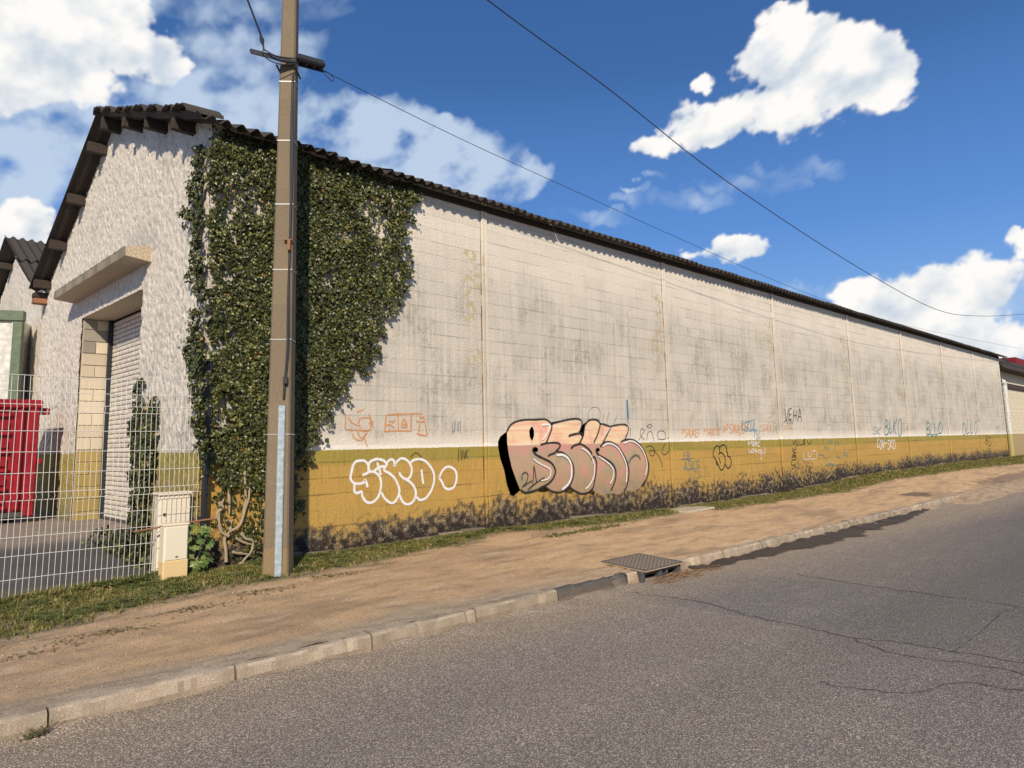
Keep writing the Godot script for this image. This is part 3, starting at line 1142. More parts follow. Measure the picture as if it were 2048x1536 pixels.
# ------------------------------------------------------------------ fence, boxes, pole
func fence() -> void:
	var f := thing("mesh_fence", "white welded wire mesh fence closing the yard, with a dark end post at the ivy", "fence", "", Vector3(3.2, -1.35, 0.07))
	f.position = Vector3.ZERO
	var z := 0.07
	var k := 0
	var x := 3.14
	while x > -2.6:
		var b := B.new()
		var w := func(y): return 0.004 * sin(x * 2.0 + y * 1.3)
		var path := []
		for y in [-1.4, -0.46, -0.42, -0.38, 0.38, 0.42, 0.46, 0.735]:
			path.append(Vector3(x + 0.006 * sin(y * 2.1 + x), y, z + (0.035 if absf(absf(y) - 0.42) < 0.01 else 0.0)))
		b.tube(path, 0.0027, 5)
		obj("upright_wire", b, M.wire, f)
		x -= 0.0505
		k += 1
	for y in [0.735, 0.58, 0.455, 0.385, 0.2, 0.0, -0.2, -0.385, -0.455, -0.62, -0.79, -0.96, -1.17]:
		var b := B.new()
		var path := []
		for j in 13:
			var xx := lerpf(-2.6, 3.17, j / 12.0)
			path.append(Vector3(xx, y + 0.006 * sin(xx * 1.7 + y), z + 0.004))
		b.tube(path, 0.0032, 5)
		obj("cross_wire", b, M.wire, f)
	var p := B.new()
	p.box(Vector3(3.215, -0.22, z + 0.015), Vector3(0.055, 2.36, 0.055), 0.006)
	obj("end_post", p, M.dark, f)
	var cap := B.new()
	cap.box(Vector3(3.215, 0.968, z + 0.015), Vector3(0.062, 0.016, 0.062), 0.004)
	obj("post_cap", cap, M.dark, f)
	for y in [0.6, -0.1, -0.75]:
		var q := B.new()
		q.box(Vector3(3.17, y, z + 0.02), Vector3(0.05, 0.03, 0.03), 0.004)
		obj("clamp", q, M.dark, f)
	var rod := B.new()
	rod.tube([Vector3(2.5, -0.83, z + 0.03), Vector3(2.95, -0.79, z + 0.034), Vector3(3.33, -0.765, z + 0.055)], [0.009, 0.011, 0.012], 6)
	tag(obj("rusty_rod", rod, M.rust), "thin rusty rod tied across the mesh fence above the front meter box", "rod")


func boxes() -> void:
	var a := thing("meter_cabinet", "taller pale electricity cabinet behind the mesh fence, with a lipped top", "cabinet", "", Vector3(2.945, -1.35, -0.1))
	var b := B.new()
	b.box(Vector3(0, 0.43, 0), Vector3(0.33, 0.86, 0.16), 0.012)
	obj("body", b, M.cream2, a)
	var l := B.new()
	l.box(Vector3(0, 0.875, 0.005), Vector3(0.36, 0.035, 0.2), 0.01)
	obj("lid", l, M.cream2, a)
	var d := B.new()
	d.box(Vector3(0.01, 0.56, 0.08), Vector3(0.3, 0.56, 0.012), 0.005)
	var dd := obj("door", d, M.cream2, a)
	var k := B.new()
	k.tube([Vector3(-0.11, 0.66, 0.085), Vector3(-0.11, 0.66, 0.1)], 0.016, 10)
	obj("lock", k, M.rust, dd)
	var c := thing("gas_box", "low cream utility box in the grass in front of the fence, yellower towards its foot", "utility box", "", Vector3(2.872, -1.37, 0.2))
	var q := B.new()
	q.box(Vector3(0, 0.29, 0), Vector3(0.25, 0.58, 0.13), 0.012, Color(1, 0.98, 0.96))
	obj("body", q, M.cream2, c)
	var q2 := B.new()
	q2.box(Vector3(0, 0.1, 0.004), Vector3(0.255, 0.26, 0.135), 0.01, Color(1.0, 0.88, 0.68))
	obj("plinth", q2, M.cream, c)
	var q3 := B.new()
	q3.box(Vector3(0, 0.4, 0.067), Vector3(0.225, 0.34, 0.014), 0.006)
	var dr := obj("door", q3, M.cream2, c)
	var q4 := B.new()
	q4.box(Vector3(0.005, 0.262, 0.076), Vector3(0.03, 0.012, 0.01), 0.003)
	obj("lock", q4, M.dark, dr)
	var q5 := B.new()
	q5.box(Vector3(0, 0.588, 0), Vector3(0.265, 0.022, 0.145), 0.008)
	obj("lid", q5, M.cream2, c)


func pole() -> void:
	var P := Vector3(3.75, 0, 0.78)
	var yaw := deg_to_rad(-41.0)
	var bas := Basis(Vector3.UP, yaw)     # local z = the broad face towards the street and left
	var t := thing("utility_pole", "tapered concrete utility pole with a conduit strip, strapped cables and a dark crossarm", "utility pole")
	var b := B.new()
	var levels := []
	for k in 40:
		levels.append(-1.5 + k * 0.22)
	var ring := func(y: float) -> Array:
		var s := lerpf(1.0, 0.60, (y + 1.4) / 6.8)
		var hw := 0.135 * s
		var hd := 0.125 * s
		var ch := 0.018
		if y < -1.18:
			hw += 0.004
			hd += 0.004
		return [Vector3(-hw + ch, y, hd), Vector3(hw - ch, y, hd), Vector3(hw, y, hd - ch), Vector3(hw, y, -hd + ch), Vector3(hw - ch, y, -hd), Vector3(-hw + ch, y, -hd), Vector3(-hw, y, -hd + ch), Vector3(-hw, y, hd - ch)]
	for k in levels.size() - 1:
		var lo: Array = ring.call(levels[k])
		var hi: Array = ring.call(levels[k + 1])
		var col := Color(1, 1, 1) * rng.randf_range(0.8, 0.88)
		if levels[k] < -1.1:
			col = Color(1.0, 0.93, 0.75)
		for j in 8:
			var q := (j + 1) % 8
			var shaded_side := j == 2 or j == 3 or j == 1  # right face and its chamfers, their shade put into the colour
			b.quad(P + bas * lo[j], P + bas * lo[q], P + bas * hi[q], P + bas * hi[j], col * (0.86 if shaded_side else 1.0))
	obj("shaft", b, M.pole, t)
	var edge := func(y: float, x: float, off: float) -> Vector3:     # a place on the broad face, x in -1..1
		var s := lerpf(1.0, 0.60, (y + 1.4) / 6.8)
		return P + bas * Vector3(0.135 * s * x, y, 0.125 * s + off)
	var con := B.new()
	con.box((edge.call(-0.45, 0.30, 0.022)), Vector3(0.075, 1.8, 0.036), 0.008, Color.WHITE, bas * Basis(Vector3.RIGHT, -0.0075))
	obj("conduit", con, M.conduit, t)
	for y in [4.21, 3.49, 2.73, 1.97, 1.18, 0.14]:
		var q := B.new()
		var s := lerpf(1.0, 0.60, (float(y) + 1.4) / 6.8)
		q.box(P + Vector3(0, y, 0), Vector3(0.27 * s + 0.006, 0.014, 0.25 * s + 0.006), 0.003, Color.WHITE, bas)
		obj("band", q, M.steel, t)
	for c in [[0.72, 0.012, 4.3, 0.42, 0.0], [0.86, 0.009, 4.3, 2.5, 0.4], [0.8, 0.007, 4.3, 0.45, -0.12]]:
		var path := []
		var y: float = c[2]
		while y > c[3]:
			path.append(edge.call(y, c[0] - (0.35 * smoothstep(1.2, 0.45, y)) + 0.05 * sin(y * 3.1 + c[4] * 9.0), 0.014))
			y -= 0.18
		var q := B.new()
		q.tube(smooth(path, 2), c[1], 6)
		obj("cable", q, M.cable, t)
	var bx := B.new()
	bx.box(edge.call(0.72, 0.62, 0.03), Vector3(0.05, 0.08, 0.05), 0.006, Color.WHITE, bas)
	obj("junction_box", bx, M.dark, t)
	var br := B.new()
	br.box(edge.call(2.24, 0.72, 0.03), Vector3(0.035, 0.12, 0.06), 0.005, Color.WHITE, bas)
	br.box(edge.call(2.3, 0.6, 0.03), Vector3(0.09, 0.012, 0.05), 0.003, Color.WHITE, bas)
	obj("bracket", br, M.rust, t)
	# crossarm: a drilled steel angle with a splice box
	var arm := Vector3(0.977, 0, 0.215)
	var A := Vector3(3.72, 4.42, 0.93)
	var ab := Basis(arm, Vector3.UP, arm.cross(Vector3.UP))
	var cr := B.new()
	cr.box(A + arm * -0.06, Vector3(0.83, 0.06, 0.006), 0.0, Color.WHITE, ab)
	cr.box(A + arm * -0.06 + Vector3(0, 0.03, 0) - ab.z * 0.03, Vector3(0.83, 0.006, 0.06), 0.0, Color.WHITE, ab)
	var armo := obj("crossarm", cr, M.cable, t)
	for k in 9:
		var q := B.new()
		var at := A + arm * (-0.42 + k * 0.095) + ab.z * 0.004
		q.tube([at, at + ab.z * 0.004], 0.011, 8)
		obj("hole_plug", q, M.steel, armo)
	var sp := B.new()
	sp.tube([A + arm * 0.03 + Vector3(0, 0.045, 0) + ab.z * 0.05, A + arm * 0.05 + Vector3(0, 0.045, 0) + ab.z * 0.05, A + arm * 0.33 + Vector3(0, 0.04, 0) + ab.z * 0.05, A + arm * 0.36 + Vector3(0, 0.04, 0) + ab.z * 0.05], [0.025, 0.05, 0.05, 0.02], 10)
	obj("splice_case", sp, M.cable, t)
	for s in [-1.0, 1.0]:
		var q := B.new()
		q.tube([P + bas * Vector3(0.1 * s, 4.36, -0.13), P + bas * Vector3(0.1 * s, 4.36, 0.17)], 0.012, 6)
		obj("clamp_bolt", q, M.iron, t)
	var lp := B.new()
	var L := A + arm * 0.34
	lp.tube(smooth([L, L + Vector3(0.04, -0.06, 0.02), L + Vector3(0.12, -0.11, 0.03), L + Vector3(0.14, -0.07, 0.03), L + Vector3(0.08, -0.02, 0.02), L + Vector3(0.0, 0.0, 0.0)], 5), 0.005, 5)
	lp.tube(smooth([A + arm * -0.32 + Vector3(0, 0.04, 0.03), A + arm * -0.36 + Vector3(0, 0.02, 0.03), A + arm * -0.3 + Vector3(0, -0.06, 0.03), A + arm * -0.15 + Vector3(0, -0.08, 0.03), A + arm * 0.02 + Vector3(0, -0.03, 0.04)], 5), 0.006, 5)
	lp.tube(smooth([A + arm * -0.33 + Vector3(0, 0.05, 0.02), A + arm * -0.2 + Vector3(0, 0.0, 0.04), A + arm * 0.02 + Vector3(0, 0.03, 0.05)], 5), 0.008, 5)
	obj("cable_loop", lp, M.cable, t)
	# wires overhead
	var w1 := B.new()
	w1.tube(smooth([Vector3(4.06, 4.42, 1.0), Vector3(6.18, 4.27, 0.9), Vector3(8.3, 4.15, 0.85), Vector3(12.8, 3.88, 0.8), Vector3(17.8, 3.62, 0.8), Vector3(25.0, 3.55, 0.8), Vector3(43.0, 4.17, 0.8)], 5), 0.0045, 5)
	tag(obj("overhead_wire", w1, M.cable), "thin wire running from the pole crossarm along the roof edge to the far end", "wire", "wires strung overhead")
	var w2 := B.new()
	w2.tube(smooth([Vector3(2.0, 4.15, 4.0), Vector3(3.94, 3.805, 4.0), Vector3(5.648, 3.575, 4.0), Vector3(7.947, 3.19, 4.0), Vector3(11.93, 2.796, 4.0), Vector3(16.45, 2.563, 4.0), Vector3(20.18, 2.83, 4.0), Vector3(25.53, 3.485, 4.0), Vector3(30.0, 4.1, 4.0)], 5), 0.0058, 5)
	tag(obj("overhead_wire", w2, M.cable), "sagging wire over the road crossing the open sky right of the pole", "wire", "wires strung overhead")
	var w3 := B.new()
	var s0 := A + arm * -0.33 + Vector3(0, 0.05, 0)
	w3.tube(smooth([s0, Vector3(3.385, 4.55, 0.86), Vector3(3.36, 4.62, 0.87), Vector3(3.15, 4.97, 0.93), Vector3(2.95, 5.3, 1.0), Vector3(2.3, 6.4, 1.2)], 4), 0.011, 5)
	w3.tube([Vector3(3.385, 4.53, 0.86), Vector3(3.37, 4.58, 0.865), Vector3(3.35, 4.63, 0.87)], [0.012, 0.026, 0.012], 6)
	tag(obj("overhead_wire", w3, M.cable), "short thick wire rising from the left end of the crossarm", "wire", "wires strung overhead")


# ------------------------------------------------------------------ ground
func path_y(x: float, z: float) -> float:
	var t := clampf(z / 2.9, 0.0, 1.0)
	var top := wall_ground(x)
	var edge := -1.515 - 0.05 * smoothstep(15.0, 24.0, x)
	var y := lerpf(top, edge, t * t * 0.35 + t * 0.65)
	return y


func yard_y(z: float) -> float:
	return between([[-30, -1.08], [-3.8, -1.11], [-0.3, -1.32], [0.3, -1.36]], z)


func grass_front(x: float) -> float:
	return between([[-4, 1.6], [1.2, 1.36], [2.0, 1.15], [2.6, 0.98], [3.5, 1.02], [4.7, 0.86], [6.4, 0.68], [7.1, 0.4], [7.5, 0.26], [8.1, 0.5], [9.2, 0.66], [11.2, 0.68], [11.9, 0.5], [12.2, 0.12], [12.75, 0.12], [13.1, 0.75], [14.1, 0.75], [17, 0.85], [19.2, 1.0], [23, 0.92], [30, 1.05], [37, 1.4], [44, 2.0], [60, 2.4]], x)


func steps(spans: Array) -> PackedFloat32Array:      # [from, to, step] spans in a row
	var o := PackedFloat32Array()
	for s in spans:
		var n := int(round((s[1] - s[0]) / s[2]))
		for k in n:
			o.append(lerpf(s[0], s[1], float(k) / n))
	o.append(spans[-1][1])
	return o


func sheet(xs: PackedFloat32Array, zs: PackedFloat32Array, height: Callable, tone: Callable) -> ArrayMesh:
	var b := B.new()
	var m := zs.size()
	for x in xs:
		for z in zs:
			b.v.append(Vector3(x, height.call(x, z), z))
			b.c.append(tone.call(x, z))
	for ix in xs.size():
		for iz in m:
			var dx: Vector3 = b.v[mini(ix + 1, xs.size() - 1) * m + iz] - b.v[maxi(ix - 1, 0) * m + iz]
			var dz: Vector3 = b.v[ix * m + mini(iz + 1, m - 1)] - b.v[ix * m + maxi(iz - 1, 0)]
			b.n.append(dz.cross(dx).normalized())
	for ix in xs.size() - 1:
		for iz in m - 1:
			var p := ix * m + iz
			var q := p + m
			b.i.append_array(PackedInt32Array([p, q, p + 1, q, q + 1, p + 1]))
	return b.mesh()


func ground() -> void:
	var n1 := noise(801, 0.5, 4)
	var n2 := noise(802, 2.2, 4)
	var n3 := noise(803, 0.12, 3)
	var n4 := noise(804, 7.0, 2)
	var rut := noise(805, 1.0, 4)
	# wide terrain below everything
	var tb := B.new()
	tb.quad(Vector3(-500, -1.78, 500), Vector3(500, -1.78, 500), Vector3(500, -1.78, -500), Vector3(-500, -1.78, -500), Color(0.16, 0.13, 0.08))
	structure(obj("terrain", tb, M.soil))
	# footpath of trodden sandy earth
	var ph := func(x: float, z: float) -> float:
		var y := path_y(x, z)
		var soft := smoothstep(0.0, 0.3, z) * (1.0 - smoothstep(2.7, 2.9, z))
		y += (n1.get_noise_2d(x, z * 1.6) * 0.03 + n2.get_noise_2d(x * 0.55, z * 2.2) * 0.016 + n4.get_noise_2d(x, z) * 0.004) * soft
		if z > 2.82:
			y = -1.511 + n2.get_noise_2d(x * 1.4, z * 3.0) * 0.022 - (z - 2.9) * 0.09 - 0.05 * smoothstep(15.0, 24.0, x)
		return y
	var pc := func(x: float, z: float) -> Color:
		var a := n1.get_noise_2d(x * 0.6, z * 2.0) * 0.5 + 0.5
		var b := n2.get_noise_2d(x * 0.5, z * 2.6) * 0.5 + 0.5
		var c := Color(0.47, 0.315, 0.175).lerp(Color(0.56, 0.375, 0.21), smoothstep(3.0, 11.0, x))
		c = c.lerp(Color(0.31, 0.21, 0.125), clampf((0.48 - a) * 3.2, 0.0, 0.7))
		c = c.lerp(Color(0.25, 0.175, 0.11), clampf((0.42 - b) * 3.4, 0.0, 0.6))
		c = c.lerp(Color(0.60, 0.47, 0.33), clampf((b - 0.62) * 3.0, 0.0, 0.5))
		var gf := grass_front(x)
		c = c.lerp(Color(0.17, 0.14, 0.075), smoothstep(gf + 0.28, gf - 0.15, z + (b - 0.5) * 0.5))
		c = c.lerp(Color(0.30, 0.26, 0.20), smoothstep(2.55, 2.9, z + (a - 0.5) * 0.5) * smoothstep(9.0, 4.0, x) * 0.7)
		if x < 6.0:
			c = c.lerp(Color(0.30, 0.235, 0.165), smoothstep(3.0, 0.0, x) * 0.4)
		# muddy hollow far along
		var hol := Vector2((x - 20.0) / 0.9, (z - 2.3) / 0.28).length() + (b - 0.5) * 0.6
		c = c.lerp(Color(0.13, 0.09, 0.065), smoothstep(1.1, 0.7, hol) * 0.85)
		var hol2 := Vector2((x - 29.0) / 4.5, (z - 2.5) / 0.35).length() + (b - 0.5) * 0.9
		c = c.lerp(Color(0.15, 0.11, 0.08), smoothstep(1.1, 0.6, hol2) * 0.7)
		return c
	structure(put("footpath", sheet(steps([[-14.0, 0.0, 0.5], [0.0, 10.0, 0.045], [10.0, 20.0, 0.1], [20.0, 46.0, 0.25], [46.0, 120.0, 4.0]]), steps([[-0.02, 2.7, 0.05], [2.7, 2.985, 0.03]]), ph, pc), M.soil), "sandy trodden footpath between wall and road")
	# sand washed over the kerb along the far stretch
	var dh := func(x: float, z: float) -> float:
		var w := n1.get_noise_2d(x * 0.6, z) * 0.5 + 0.5
		return lerpf(-1.495 - 0.03 * smoothstep(20.0, 30.0, x), ROAD_Y - 0.02, smoothstep(2.85, 3.5 + w * 0.6, z)) - 0.2 * (1.0 - smoothstep(15.5, 21.0, x + (w - 0.5) * 5.0))
	var dc := func(x: float, z: float) -> Color:
		var b := n2.get_noise_2d(x * 0.4, z * 2.6) * 0.5 + 0.5
		return Color(0.46, 0.33, 0.21).lerp(Color(0.24, 0.18, 0.125), clampf((0.55 - b) * 3.0, 0.0, 0.8))
	structure(put("washed_sand", sheet(steps([[14.0, 46.0, 0.16], [46.0, 120.0, 4.0]]), steps([[2.84, 4.9, 0.06]]), dh, dc), M.soil))
	# asphalt road, dusty towards the gutter, a smoother reinstated patch across it
	var rh := func(x: float, z: float) -> float:
		return ROAD_Y + 0.02 * smoothstep(3.0, 7.0, z) + n1.get_noise_2d(x * 0.3, z * 0.3) * 0.008 + 0.035 * smoothstep(3.36, 3.04, z) * (0.6 + 1.2 * n2.get_noise_2d(x * 0.7, z))
	var rc := func(x: float, z: float) -> Color:
		var a := n1.get_noise_2d(x * 0.35, z * 1.5) * 0.5 + 0.5
		var b := n2.get_noise_2d(x * 0.3, z * 1.7) * 0.5 + 0.5
		var l := n3.get_noise_2d(x * 0.4, z * 2.0) * 0.5 + 0.5
		var c := Color(0.285, 0.24, 0.20)
		var patch := smoothstep(6.33, 6.4, x) * (1.0 - smoothstep(8.4, 8.48, x)) * (1.0 - smoothstep(6.44, 6.5, z))
		c = c.lerp(Color(0.23, 0.205, 0.18), patch)
		c = c.lerp(Color(0.175, 0.155, 0.135), smoothstep(3.9, 6.2, z - 0.08 * (x - 6.0) + (l - 0.5) * 1.6) * smoothstep(3.5, 9.0, x))
		c = c.lerp(Color(0.145, 0.135, 0.13), smoothstep(8.0, 22.0, x) * smoothstep(3.8, 4.6, z) * 0.7)
		c *= 0.9 + 0.2 * a
		# pale tyre-swept dust, lengthwise
		var dust := smoothstep(4.4, 3.15, z + (a - 0.5) * 0.9 - 0.9 * smoothstep(9.0, 24.0, x))
		c = c.lerp(Color(0.40, 0.315, 0.225), dust * (0.55 + 0.45 * b))
		c = c.lerp(Color(0.34, 0.29, 0.23), smoothstep(0.58, 0.78, b) * 0.35 * (1.0 - smoothstep(4.6, 6.5, z)))
		if x < 3.0:
			c = c.lerp(Color(0.33, 0.265, 0.20), smoothstep(3.9, 3.2, z + (b - 0.5) * 0.6) * 0.8)
		return c
	structure(put("road", sheet(steps([[-16.0, -1.0, 0.5], [-1.0, 12.0, 0.07], [12.0, 46.0, 0.25], [46.0, 160.0, 5.0]]), steps([[2.98, 5.0, 0.06], [5.0, 8.0, 0.12], [8.0, 18.0, 0.5]]), rh, rc), M.asphalt), "worn asphalt road, dusty along the gutter")
	# yard behind the fence: dark near the fence, paler towards the gable
	var yc := func(x: float, z: float) -> Color:
		var b := n2.get_noise_2d(x * 0.6, z * 0.9) * 0.5 + 0.5
		var c := Color(0.085, 0.078, 0.078).lerp(Color(0.13, 0.118, 0.11), b)
		c = c.lerp(Color(0.27, 0.225, 0.19) * (0.75 + 0.5 * b), smoothstep(-2.5, -3.0, z + (b - 0.5) * 0.5 + 0.12 * (x - 2.0)))
		return c.lerp(Color(0.15, 0.13, 0.08), smoothstep(-0.5, -0.1, z) * 0.8)
	structure(put("yard", sheet(steps([[-40.0, -2.0, 2.0], [-2.0, 3.7, 0.12]]), steps([[-40.0, -10.0, 2.0], [-10.0, 0.1, 0.12]]), func(_x, z): return yard_y(z), yc), M.yard), "yard behind the fence, dark near it and paler towards the gable")
	# cracks in the asphalt
	var cr := B.new()
	for line in [[6.6, 3.3, 6.66, 4.1, 6.42, 4.8, 6.38, 5.2, 6.27, 5.75, 6.36, 6.1, 6.35, 6.5, 6.37, 7.4], [8.73, 4.2, 8.55, 4.9, 8.45, 5.5, 8.36, 6.44, 7.96, 6.45, 7.1, 6.48, 6.37, 6.47], [8.36, 6.44, 8.2, 7.2, 8.3, 8.0], [6.27, 5.75, 6.0, 6.2, 6.1, 6.8, 5.8, 7.4], [5.0, 6.0, 5.15, 6.5, 5.6, 6.7, 5.7, 7.2]]:
		var raw := []
		for k in range(0, line.size(), 2):
			raw.append(Vector3(line[k], 0, line[k + 1]))
		var path := smooth(raw, 9)
		for s in path.size() - 1:
			var p: Vector3 = path[s] + Vector3(n4.get_noise_1d(s * 1.3) * 0.05, 0, 0)
			var q: Vector3 = path[s + 1] + Vector3(n4.get_noise_1d((s + 1) * 1.3) * 0.05, 0, 0)
			p.y = float(rh.call(p.x, p.z)) + 0.004
			q.y = float(rh.call(q.x, q.z)) + 0.004
			var o := (q - p).normalized().cross(Vector3.UP) * 0.006 * rng.randf_range(0.5, 1.5)
			cr.quad(p - o, p + o, q + o, q - o, Color(0.10, 0.09, 0.08))
	structure(obj("road_crack", cr, M.tint))
	# wet silt lying in the gutter
	var wt := B.new()
	for k in 400:
		var xa := 8.15 + k * 0.024
		var xb := xa + 0.024
		var wid := func(x: float) -> float: return maxf(0.0, (0.12 + 0.30 * sin(clampf((x - 8.1) / 9.6, 0, 1) * PI)) * (0.55 + 1.1 * (n2.get_noise_2d(x * 0.8, 4.0) * 0.5 + 0.5)))
		var wa: float = wid.call(xa)
		var wb: float = wid.call(xb)
		var sh := Color(0.06, 0.042, 0.03).lerp(Color(0.14, 0.10, 0.07), n2.get_noise_2d(xa * 1.3, 9.0) * 0.5 + 0.3)
		for e in 3:
			var f := [0.0, 0.75, 0.92, 1.0]
			var k0 := wt.v.size()
			for c in [[xa, wa, e], [xb, wb, e], [xb, wb, e + 1], [xa, wa, e + 1]]:
				var z: float = KERB_Z + 0.004 + c[1] * f[c[2]]
				wt.v.append(Vector3(c[0], float(rh.call(c[0], z)) + 0.012, z))
				wt.n.append(Vector3.UP)
				wt.c.append(Color(sh.r, sh.g, sh.b, [0.95, 0.9, 0.5, 0.0][c[2]]))
			wt.i.append_array(PackedInt32Array([k0, k0 + 1, k0 + 2, k0, k0 + 2, k0 + 3]))
	structure(obj("wet_gutter", wt, M.wet), "dark wet silt lying along the kerb past the drain")
	kerb()
	drain(ph, rh)
	scatter(ph, rh)


func kerb() -> void:
	var k := Node3D.new()
	k.name = "kerb"
	add_child(k, true)
	structure(k, "kerb of worn concrete stones between footpath and road")
	var x := -9.0
	while x < 24.0:
		var l := 1.13
		if x > 5.3 and x < 5.7:
			l = 1.2
		if x > 6.5 and x < 7.05:
			l = 7.09 - x
		if x >= 7.05 and x < 7.95:
			x = 7.93
		var col := Color(1, 0.97, 0.92) * rng.randf_range(0.75, 0.92)
		if x > 5.4 and x < 5.9:
			col = Color(0.22, 0.24, 0.28)
		elif x > 6.5 and x < 9.0:
			col = Color(0.98, 0.92, 0.82)
		var b := B.new()
		var n := 26
		var ts := [Vector2(KERB_Z - 0.16, -1.514), Vector2(KERB_Z - 0.05, -1.512), Vector2(KERB_Z - 0.022, -1.517), Vector2(KERB_Z - 0.006, -1.535), Vector2(KERB_Z + 0.004, -1.60), Vector2(KERB_Z + 0.012, -1.70)]
		var wear := noise(900 + int(x * 10), 1.6, 4)
		var sink := rng.randf_range(-0.008, 0.004)
		var turn := rng.randf_range(-0.01, 0.01)
		for j in n:
			for e in ts.size() - 1:
				var pt := func(jj: int, ee: int) -> Vector3:
					var xx := x + 0.006 + (l - 0.012) * jj / n
					var t: Vector2 = ts[ee]
					var w := wear.get_noise_2d(xx, ee * 0.6)
					var chip := maxf(0.0, wear.get_noise_2d(xx * 1.7, 30.0) - 0.18) * (0.12 if ee == 2 or ee == 3 else 0.04)
					return Vector3(xx, t.y + w * 0.006 + sink - chip * 0.8, t.x + w * 0.008 - chip + turn * (float(jj) / n - 0.5))
				var w2 := wear.get_noise_2d(x + l * j / n * 2.0, e * 2.0 + 50.0)
				var kc := col * (1.0 + w2 * 0.5)
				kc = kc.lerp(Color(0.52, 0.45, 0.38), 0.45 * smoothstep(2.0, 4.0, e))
				if x > 1.0 and x < 2.3 and e < 4 and j > 13 and j < 23 and wear.get_noise_2d((x + l * j / n) * 2.2, e * 0.5 + 80.0) > -0.12:
					kc = Color(0.98, 0.95, 0.9)
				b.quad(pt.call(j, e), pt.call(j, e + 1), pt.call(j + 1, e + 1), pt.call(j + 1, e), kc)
		for side in 2:
			var jj := 0 if side == 0 else n
			var xx := x + 0.006 + (l - 0.012) * jj / n
			for e in ts.size() - 1:
				var p := Vector3(xx, ts[e].y, ts[e].x)
				var q := Vector3(xx, ts[e + 1].y, ts[e + 1].x)
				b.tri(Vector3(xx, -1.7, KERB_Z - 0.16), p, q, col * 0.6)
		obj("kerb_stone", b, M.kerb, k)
		x += l


func drain(ph: Callable, rh: Callable) -> void:
	var d := thing("storm_drain", "cast iron storm drain with a patterned cover plate and two kerb slots", "drain", "", Vector3(7.5, -1.5, 2.85))
	d.position = Vector3.ZERO
	var tilt := Basis(Vector3.RIGHT, 0.06)
	var at := Vector3(7.5, -1.493, 2.83)
	var p := B.new()
	p.box(at, Vector3(0.8, 0.02, 0.66), 0.004, Color.WHITE, tilt)
	var plate := obj("cover_plate", p, mat(Color(0.46, 0.33, 0.2), 0.92, grain(60, 0.04, 0.6, 1.0), 0.4), d)
	var ribs := B.new()
	for k in range(-14, 15):
		for s in [-1.0, 1.0]:
			# crossing ribs clipped to the plate
			var pts := []
			for j in 41:
				var u := -0.39 + j * 0.0195
				var w: float = s * u * 0.62 + k * 0.052
				if absf(w) < 0.32:
					pts.append(at + tilt * Vector3(u, 0.011, w))
			if pts.size() > 1:
				ribs.tube([pts[0], pts[-1]], 0.0042, 4)
	for e in [-0.395, 0.395]:
		ribs.tube([at + tilt * Vector3(e, 0.01, -0.325), at + tilt * Vector3(e, 0.01, 0.325)], 0.008, 4)
	for e in [-0.325, 0.325]:
		ribs.tube([at + tilt * Vector3(-0.395, 0.01, e), at + tilt * Vector3(0.395, 0.01, e)], 0.008, 4)
	obj("cover_rib", ribs, M.iron, plate)
	var f := B.new()
	var zf := KERB_Z + 0.06
	f.box(Vector3(7.5, -1.535, zf - 0.045), Vector3(0.82, 0.05, 0.11), 0.014)
	for x in [7.12, 7.48, 7.62, 7.88]:
		f.box(Vector3(x, -1.6, zf - 0.04), Vector3(0.02 if x == 7.62 else 0.07, 0.1, 0.08), 0.006)
	f.box(Vector3(7.5, -1.66, zf - 0.04), Vector3(0.82, 0.03, 0.08), 0.006)
	obj("inlet_frame", f, M.iron, d)
	var v := B.new()
	v.box(Vector3(7.5, -1.6, zf - 0.18), Vector3(0.78, 0.14, 0.1))
	obj("gully", v, M.dark, d)
	var tw := B.new()
	for k in 150:
		var x := rng.randf_range(7.15, 8.6)
		if rng.randf() < 0.6:
			x = rng.randf_range(7.4, 8.0)
		var z := KERB_Z + 0.1 + absf(rng.randfn(0.0, 0.12))
		var a := rng.randf_range(-0.6, 0.6) + (PI if rng.randf() < 0.5 else 0.0)
		var l := rng.randf_range(0.05, 0.22)
		var y: float = float(rh.call(x, z)) + rng.randf_range(0.006, 0.04) * (1.0 if x < 8.0 else 0.4)
		var q := Vector3(cos(a) * l, rng.randf_range(-0.02, 0.02), sin(a) * l * 0.5)
		q.z = maxf(q.z, KERB_Z + 0.07 - z)
		tw.tube([Vector3(x, y, z), Vector3(x, y, z) + q * 0.5 + Vector3(0, 0.006, 0), Vector3(x, y, z) + q], [0.003, 0.0035, 0.002], 4, Color(0.34, 0.2, 0.1) * rng.randf_range(0.5, 1.2))
	stuff(obj("dry_twigs", tw, M.tint), "heap of dry brown twigs washed against the drain slots", "twigs")
	# slab of pale concrete by the wall
	var sl := B.new()
	sl.box(Vector3(12.5, float(ph.call(12.5, 0.45)) + 0.0, 0.42), Vector3(1.1, 0.05, 0.55), 0.012, Color(0.95, 0.9, 0.8), Basis(Vector3.UP, 0.06))
	tag(obj("concrete_slab", sl, M.concrete), "flat pale concrete slab at the foot of the wall in a gap of the grass", "slab")


